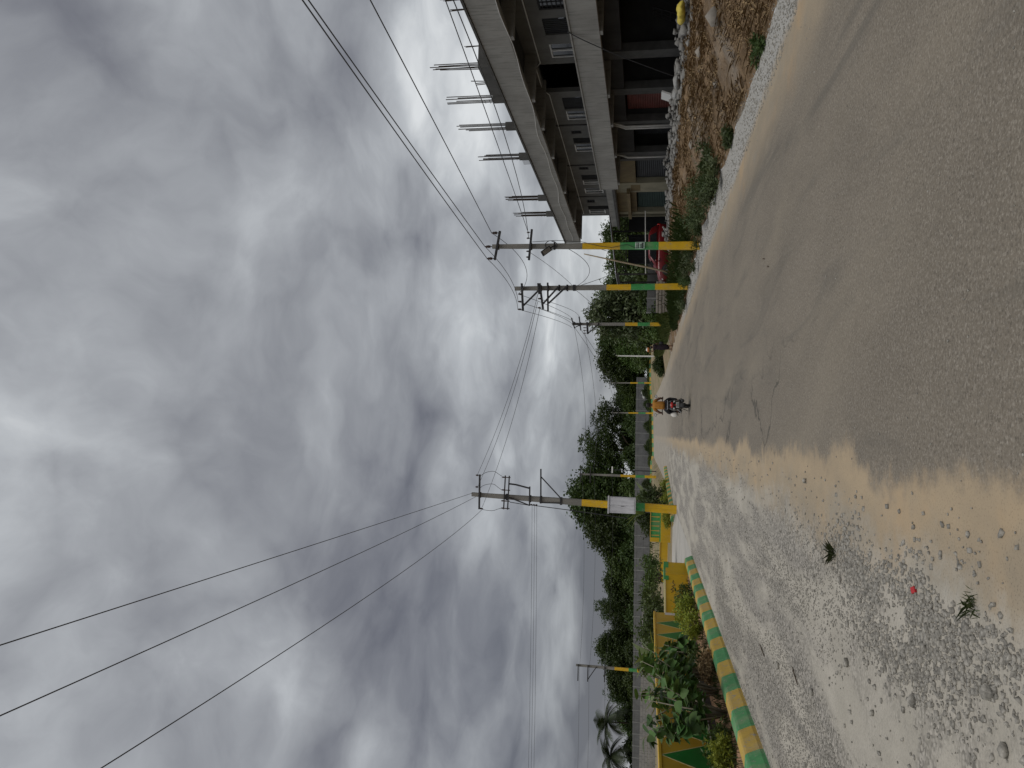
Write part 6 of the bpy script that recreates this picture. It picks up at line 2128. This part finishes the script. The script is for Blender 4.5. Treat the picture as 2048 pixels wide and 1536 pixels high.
for sx, fy in ((-1, 0.16), (1, -0.14)):
    hp = s_.v((sx * 0.085, 0, 0.80), 0.088, pel)
    kn = s_.v((sx * 0.10, fy * 0.6 + 0.04, 0.44), 0.06, hp)
    an = s_.v((sx * 0.10, fy, 0.085), 0.036, kn)
    hl = s_.v((sx * 0.10, fy - 0.02, 0.035), 0.034, an)
    s_.v((sx * 0.11, fy + 0.13, 0.028), 0.026, hl)
skin_mesh('body', s_.V, s_.E, s_.R, 'skin', ps)
s_ = Sk()
a = s_.v((0, 0.02, 1.285), (0.085, 0.08))
b_ = s_.v((0, 0.02, 1.17), (0.18, 0.135), a)
c = s_.v((0, 0.01, 1.0), (0.165, 0.13), b_)
d = s_.v((0.01, 0.0, 0.82), (0.235, 0.18), c)
e_ = s_.v((0.03, 0.01, 0.5), (0.215, 0.20), d)
s_.v((0.02, 0.01, 0.17), (0.18, 0.20), e_)
for sx, q in ((-1, (-0.24, 0.05, 1.31)), (1, (0.23, 0.0, 1.12))):
    sh = s_.v((sx * 0.165, 0.02, 1.235), 0.075, a)
    s_.v(q, 0.06, sh)
skin_mesh('dress', s_.V, s_.E, s_.R, 'dark_dress', ps)
s_ = Sk()
a = s_.v((0, -0.01, 1.37), (0.07, 0.05))
b_ = s_.v((0, 0.01, 1.45), (0.084, 0.082), a)
c = s_.v((0, 0.025, 1.52), (0.082, 0.088), b_)
s_.v((0, 0.03, 1.555), (0.05, 0.05), c)
k = s_.v((0, -0.10, 1.42), 0.05, b_)
skin_mesh('hair', s_.V, s_.E, s_.R, 'hair', ps)
hb_ = thing('shoulder_bag', 'dark shoulder bag hanging at the right hip of the walking person', 'bag', (PW[0] + 0.30, PW[1] - 0.02, PW[2] + 0.62))
MB().loft([[Vector((q.x, q.z, z)) for q in superring(0, 0, 0, w, w * 1.3, 12, 2.6)] for z, w in ((0.0, 0.05), (0.04, 0.10), (0.2, 0.11), (0.30, 0.06))]).build('pouch', 'dark_trousers', hb_, org=O0, smooth=True)
MB().tube([(0, -0.06, 0.28), (-0.08, -0.1, 0.5), (-0.17, -0.06, 0.67), (-0.16, 0.1, 0.64), (-0.05, 0.1, 0.4), (0, 0.06, 0.28)], 0.012, 6).build('strap', 'dark_trousers', hb_, org=O0)
bn = thing('bundle', 'orange and white cloth bundle held beside the walking person\'s head', 'bundle', (PW[0] - 0.17, PW[1] + 0.1, PW[2] + 1.56))
MB().loft([[Vector((q.x * (1 + 0.2 * nz3(q.x * 15, z * 12, 1)), q.z, z)) for q in superring(0, 0, 0, w, w * 0.85, 14, 2.3)] for z, w in ((0.0, 0.08), (0.04, 0.15), (0.12, 0.17), (0.15, 0.14))]).build('cloth_wrap', 'orange_cloth', bn, org=O0, smooth=True)
MB().loft([[Vector((q.x, q.z, z)) for q in superring(0, 0, 0, w, w * 0.85, 14, 2.3)] for z, w in ((0.151, 0.135), (0.19, 0.12), (0.25, 0.05))]).build('cloth_top', 'white_cloth', bn, org=O0, smooth=True)
print('all done')
